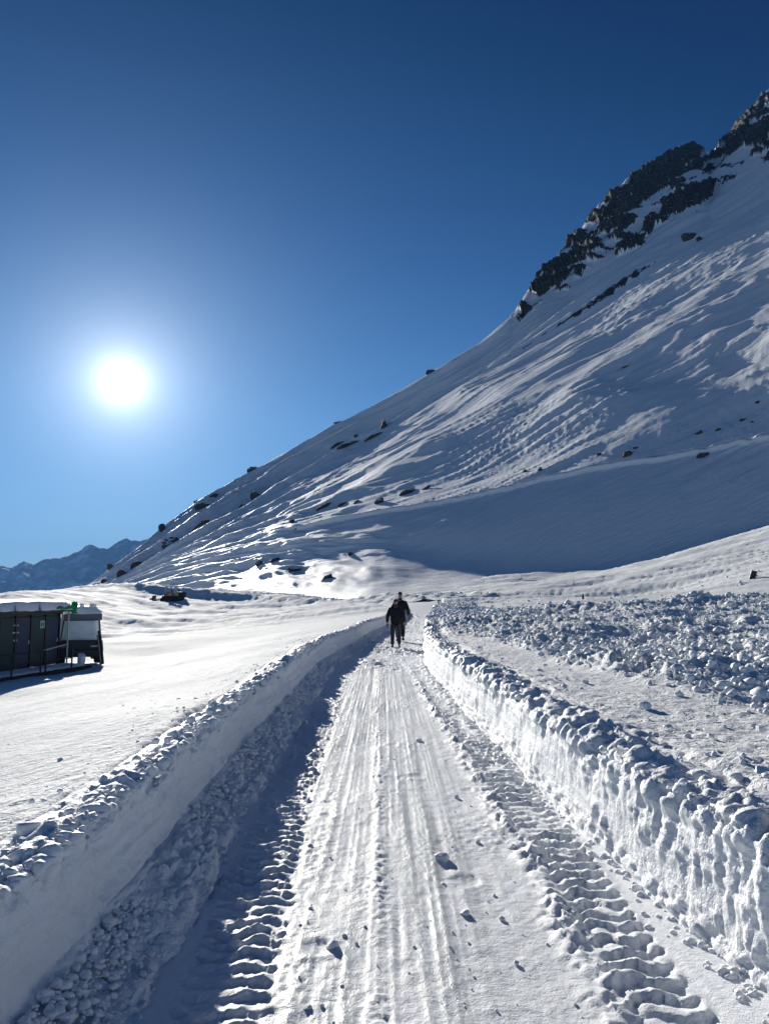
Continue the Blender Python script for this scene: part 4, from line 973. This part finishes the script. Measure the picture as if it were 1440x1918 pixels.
# deck and railing
dk = empty('deck', tuple(corner), cabin.rotation_euler.z); tag(dk, 'dark timber deck in front of the cabin doors', 'deck')
for k in range(11): MB().box((-LEN, -.04 - .135 * (k + 1), -.10), (.1, -.04 - .135 * k - .012, -.06)).build('plank', DECK, dk)
for x0 in (-7, -5.2, -3.4, -1.6, -.2): MB().box((x0, -1.45, -.55), (x0 + .1, -1.35, -.105)).build('leg', DECK, dk)
MB().box((-LEN, -1.56, -.22), (.1, -1.53, -.06)).build('edge_board', DECK, dk)
ds = snow_slab('deck_snow', -6.9, -.02, -1.3, -.08, -.055, .13, 720); ds.matrix_world = R; tag(ds, 'thin snow lying on the deck at the cabin doors', 'deck snow')
rl = empty('railing', tuple(corner), cabin.rotation_euler.z); tag(rl, 'pale topped metal railing along the deck in front of the cabin', 'railing')
for x0 in (-6.6, -4.9, -3.25, -2.95, -1.25): MB().tube([(x0, -1.48, -.06), (x0, -1.48, .80)], .035).build('post', BLACK, rl)
MB().tube([(-3.1, -1.48, .82), (0.0, -.33, .86)], .03).build('top_rail', PALE, rl)
MB().tube([(-LEN, -1.48, .80), (-2.95, -1.48, .80)], .028).build('top_rail', BLACK, rl)
MB().tube([(-LEN, -1.48, .38), (-1.25, -1.48, .38)], .02).build('lower_rail', BLACK, rl)

# ------------------------------------------------------------------ snowed-in vehicle beside the cabin
GLASS = mat('dark_glass', (.02, .025, .03), .1, .8)
vp = at(150, 1243, 34.6); vr = math.radians(25)
veh = empty('parked_vehicle', tuple(vp), vr); tag(veh, 'black boxy vehicle with snow plastered windscreen parked beside the cabin', 'vehicle')
W = .98
MB().prism([(-W, .28), (W * .96, .28), (W, .55), (W * .95, 1.02), (-W * .92, 1.06), (-W, .6)], 0, 3.6).build('body', BLACK, veh, bevel=.03)
MB().prism([(-W * .90, 1.02), (W * .93, 1.02), (W * .82, 1.98), (-W * .80, 1.98)], .35, 3.5).build('cab', BLACK, veh, bevel=.03)
MB().box((-W * .9, -.10, .42), (W * .9, .02, .62)).build('bumper', BLACK, veh, bevel=.02)
MB().prism([(-W * .84, 1.08), (W * .87, 1.08), (W * .78, 1.86), (-W * .76, 1.86)], .325, .355).build('windscreen', GLASS, veh)
MB().box((W * .42, -.115, .74), (W * .72, .0, .80)).build('badge_strip', PALE, veh)
for sg_ in (-1, 1):
    MB().box((sg_ * .70 - .14, -.012, .70), (sg_ * .70 + .14, .01, .90)).build('headlight', GLASS, veh, bevel=.01)
    for yy in (.5, 2.9):
        wh = MB(); wh.tube([(sg_ * .62, yy, .30), (sg_ * .66, yy, .30), (sg_ * .92, yy, .30), (sg_ * .96, yy, .30)], [.28, .34, .34, .28], 20).build('wheel', mat('tyre', (.01, .01, .01), .9) if 'tyre' not in bpy.data.materials else bpy.data.materials['tyre'], veh)
        MB().tube([(sg_ * .955, yy, .30), (sg_ * .975, yy, .30)], .18, 16).build('rim', PALE, wh if hasattr(wh, 'location') else None or [c for c in veh.children if c.name.startswith('wheel')][-1])
MB().tube([(.50, .30, 1.86), (.62, .31, 1.6), (.78, .30, 1.15), (.86, .28, .95)], .014, 6).build('wiper', BLACK, veh)
MV = Matrix.Translation(Vector(vp)) @ Euler((0, 0, vr)).to_matrix().to_4x4()
# snow plastered over the windscreen and panel above
n, m_ = 40, 34; U_, V_ = np.meshgrid(np.linspace(0, 1, n), np.linspace(0, 1, m_), indexing='ij')
wx_ = (.84 - .10 * V_) * W * (2 * U_ - 1); ed = np.minimum.reduce([U_, 1 - U_, V_ * .8 + .02, 1 - V_ + .1]); thick = .18 * (1 - np.exp(-ed / .05)) + .04 * perlin(U_ * 3, V_ * 3, 731)
V = np.stack([wx_, .32 - thick, 1.0 + .92 * V_ - .06 * np.sin(U_ * 3) * (V_ < .1)], -1)
o = obj('windscreen_snow', np_mesh('windscreen_snow', np.concatenate([V.reshape(-1, 3), np.stack([wx_, wx_ * 0 + .325, V[..., 2]], -1).reshape(-1, 3)]),
    np.concatenate([grid_quads(n, m_), grid_quads(n, m_, flip=True) + n * m_])), SNOW_BANK); o.matrix_world = MV; tag(o, 'smooth grey snow plastered over the windscreen of the parked vehicle', 'snow cover')
o = MB().box((-W * .78, .26, 1.93), (W * .90, 3.4, 2.24)).build('roof_box', mat('pale_grey_panel', (.13, .135, .15), .6, noise=.15), veh, bevel=.02)
o = snow_slab('vehicle_roof_snow', -W * .74, W * .86, .25, 3.4, 2.245, .36, 740); o.matrix_world = MV; tag(o, 'uneven snow load on the roof of the parked vehicle', 'roof snow')
for k, (x, y, z, r) in enumerate([(-.35, .5, 2.62, .16), (.0, .55, 2.62, .13), (.45, .5, 2.6, .17), (.62, .45, 2.48, .11), (.80, .5, 2.32, .10)]):
    o = obj('snow_lump', VAR[k]); o.location = MV @ Vector((x, y, z)); o.scale = (r, r, r); tag(o, ['leftmost', 'second from left', 'middle', 'fourth from left', 'rightmost, lowest'][k] + ' of the snow blocks on the parked vehicle roof', 'snow lump', 'snow blocks on the vehicle roof')
# little snow mound in front of it
o = obj('snow_mound', rock_mesh('snow_mound', .20, .2, .42, 77, 3, 4)); o.data.materials.append(SNOW_BLOCK); o.location = MV @ Vector((.02, -.3, .18))
for p in o.data.polygons: p.use_smooth = True
tag(o, 'pointed little snow mound in front of the parked vehicle', 'snow mound')
# leaning plank
lp = empty('leaning_board', tuple(at(190, 1236, 34.0))); tag(lp, 'narrow black board leaning beside the parked vehicle, stuck in the snow', 'board')
MB().box((-.10, -.03, -.2), (.10, .03, 1.12), Matrix.Rotation(math.radians(-8), 4, 'Y')).build('plank', BLACK, lp, bevel=.015)
MB().box((-.045, -.035, 1.10), (.045, .035, 1.30), Matrix.Rotation(math.radians(-8), 4, 'Y')).build('tip', BLACK, lp, bevel=.015)
MB().tube([(.0, -.06, -.1), (-.20, -.06, 1.2)], .015, 6).build('rod', PALE, lp)

# ------------------------------------------------------------------ tracked snow plough on the far road
RED = mat('weathered_red_brown_paint', (.36, .15, .10), .6, noise=.35, nscale=2); TANP = mat('faded_tan_paint', (.52, .38, .22), .65, noise=.3, nscale=2); TRK = mat('steel_track', (.02, .02, .022), .6, metal=.3)
tp = at(319, 1127.5, 140.); tz = float(tp[2])
pl = empty('snow_plough', (tp[0], tp[1], tz), math.radians(4)); pl.scale = (1.08, 1.08, 1.08); tag(pl, 'red brown tracked snow plough with open cab and blade on the far road', 'snow plough')
for sy in (-1, 1):
    y0 = sy * .75 - .22
    tr_ = MB().prism([(-1.5, .15), (-1.2, 0), (1.9, 0), (2.25, .2), (2.35, .5), (2.0, .85), (-1.2, .8), (-1.6, .5)], y0, y0 + .44).build('track', TRK, pl, bevel=.03)
    for k in range(12): MB().box((-1.2 + k * .27, y0 - .03, -.035), (-1.12 + k * .27, y0 + .47, .01)).build('track_pad', TRK, tr_)
    for k in range(5): MB().tube([(-1.1 + k * .68, y0 - .02 if sy < 0 else y0 + .42, .36), (-1.1 + k * .68, y0 - .05 if sy < 0 else y0 + .48, .36)], .24, 14).build('road_wheel', TRK, tr_)
MB().box((-1.3, -.85, .80), (2.1, .85, 1.02)).build('chassis', TRK, pl)
MB().box((-.95, -.72, 1.02), (.75, .72, 1.58)).build('body', RED, pl, bevel=.04)
MB().box((-.25, -.735, 1.05), (.30, -.722, 1.5)).build('side_panel', TANP, pl)
MB().prism([(.75, 1.02), (2.25, 1.02), (2.3, 1.62), (1.1, 1.82), (.75, 1.75)], -.68, .68).build('engine_hood', TANP, pl, bevel=.04)
MB().box((1.55, -.9, .7), (2.5, .9, 1.68)).build('rear_unit', TRK, pl, bevel=.05)
cabp = MB()
for x in (-.75, .05, .85):
    for y in (-.66, .66): cabp.tube([(x, y, 1.55), (x * .95, y * .95, 2.62)], .075, 6)
cabp.build('cab_frame', WHITE, pl)
MB().box((-.90, -.76, 2.58), (1.0, .76, 2.78)).build('cab_roof', WHITE, pl, bevel=.03)
MB().box((-.80, -.5, 1.58), (-.77, .5, 2.55)).build('windscreen', GLASS, pl)
MB().box((.05, -.3, 1.55), (.25, .3, 2.15)).box((-.35, -.3, 1.55), (.1, .3, 1.72)).build('seat', BLACK, pl, bevel=.03)
MB().tube([(-.5, 0, 1.5), (-.35, 0, 1.95)], .03).tube([(-.33, -.18, 1.95), (-.33, .18, 1.95)], .025).build('steering_lever', BLACK, pl)
MB().tube([(1.3, .3, 1.7), (1.3, .3, 2.3)], .06).build('exhaust', TRK, pl)
MB().box((-2.5, -.75, .35), (-1.2, -.6, .5)).box((-2.5, .6, .35), (-1.2, .75, .5)).build('blade_arm', TRK, pl)
n = 10; V = [(-2.55 - .22 * math.cos(a), y, .55 + .55 * math.sin(a)) for a in np.linspace(-1.4, 1.4, n) for y in (-1.35, 1.35)]
V2 = [(x - .05, y, z) for x, y, z in V]; m = MB(); fs = [(2 * i, 2 * i + 1, 2 * i + 3, 2 * i + 2) for i in range(n - 1)]
m.add(V, fs); m.add(V2, fs); m.build('blade', TRK, pl)
o = obj('snow_mound', rock_mesh('snow_mound', .75, 1.3, .75, 78, 3, 5), SNOW_BLOCK); o.location = (tp[0] - 3.3, tp[1], tz + .1); tag(o, 'bright heap of snow pushed up in front of the plough blade', 'snow mound')
for p in o.data.polygons: p.use_smooth = True

# ------------------------------------------------------------------ half buried boards on the right-hand slope
def board_at(px, py, lo=20, hi=120):
    a, yy, zz = ray(px, py); d = lo
    while d < hi:
        x = float(a / yy * d); z = EYE + float(zz / yy) * d
        if z <= float(ground(x, d)): break
        d *= 1.003
    return x, d, float(ground(x, d))
x, y, z = board_at(1408, 1088); k = y / F
bs = empty('sign_board', (x, y, z + 2.5 * k)); tag(bs, 'tilted dark board with a bracing bar half buried on the slope at the right edge', 'board')
Mr = Matrix.Rotation(math.radians(14), 4, 'Y') @ Matrix.Rotation(math.radians(12), 4, 'X')
MB().box((-5.5 * k, -.03, -3 * k), (5.5 * k, .03, 17 * k), Mr).build('panel', mat('dark_grey_board', (.035, .037, .042), .7, noise=.3), bs, bevel=.01)
MB().box((-5.9 * k, -.05, 15 * k), (5.9 * k, -.032, 17 * k), Mr).box((-5.9 * k, -.05, -1 * k), (-4.8 * k, -.032, 15 * k), Mr).build('frame', BLACK, bs)
MB().tube([(6 * k, .05, 12 * k), (16 * k, .1, 4.5 * k), (16.5 * k, .1, 3.2 * k), (34 * k, .1, 3.5 * k)], .022, 6).build('bracing_bar', BLACK, bs)
x, y, z = board_at(1091, 1124); k = y / F
st = empty('marker_post', (x, y, z)); tag(st, 'short black stub post sticking out of the smooth snow beyond the debris', 'post')
MB().tube([(1 * k, 0, -2 * k), (.8 * k, 0, 9.5 * k)], [2.2 * k, 1.8 * k], 8).build('post', BLACK, st)
MB().box((-.4 * k, -.04, 9 * k), (2.3 * k, .04, 11 * k)).build('cap', BLACK, st)
MB().tube([(1 * k, 0, 2 * k), (-3 * k, -.1, -1 * k)], 1.1 * k, 6).build('brace', BLACK, st)

# ------------------------------------------------------------------ air
m = bpy.data.materials.new('thin_haze'); m.use_nodes = True; nt = m.node_tree; nt.nodes.clear()
out = nt.nodes.new('ShaderNodeOutputMaterial'); v = nt.nodes.new('ShaderNodeVolumePrincipled')
v.inputs['Color'].default_value = (.18, .45, .95, 1); v.inputs['Density'].default_value = .00006; v.inputs['Anisotropy'].default_value = .0
nt.links.new(v.outputs[0], out.inputs['Volume'])
hz = MB().box((-9500, -3500, -110), (9500, 12500, 900)).build('haze', m); tag(hz, kind='stuff')
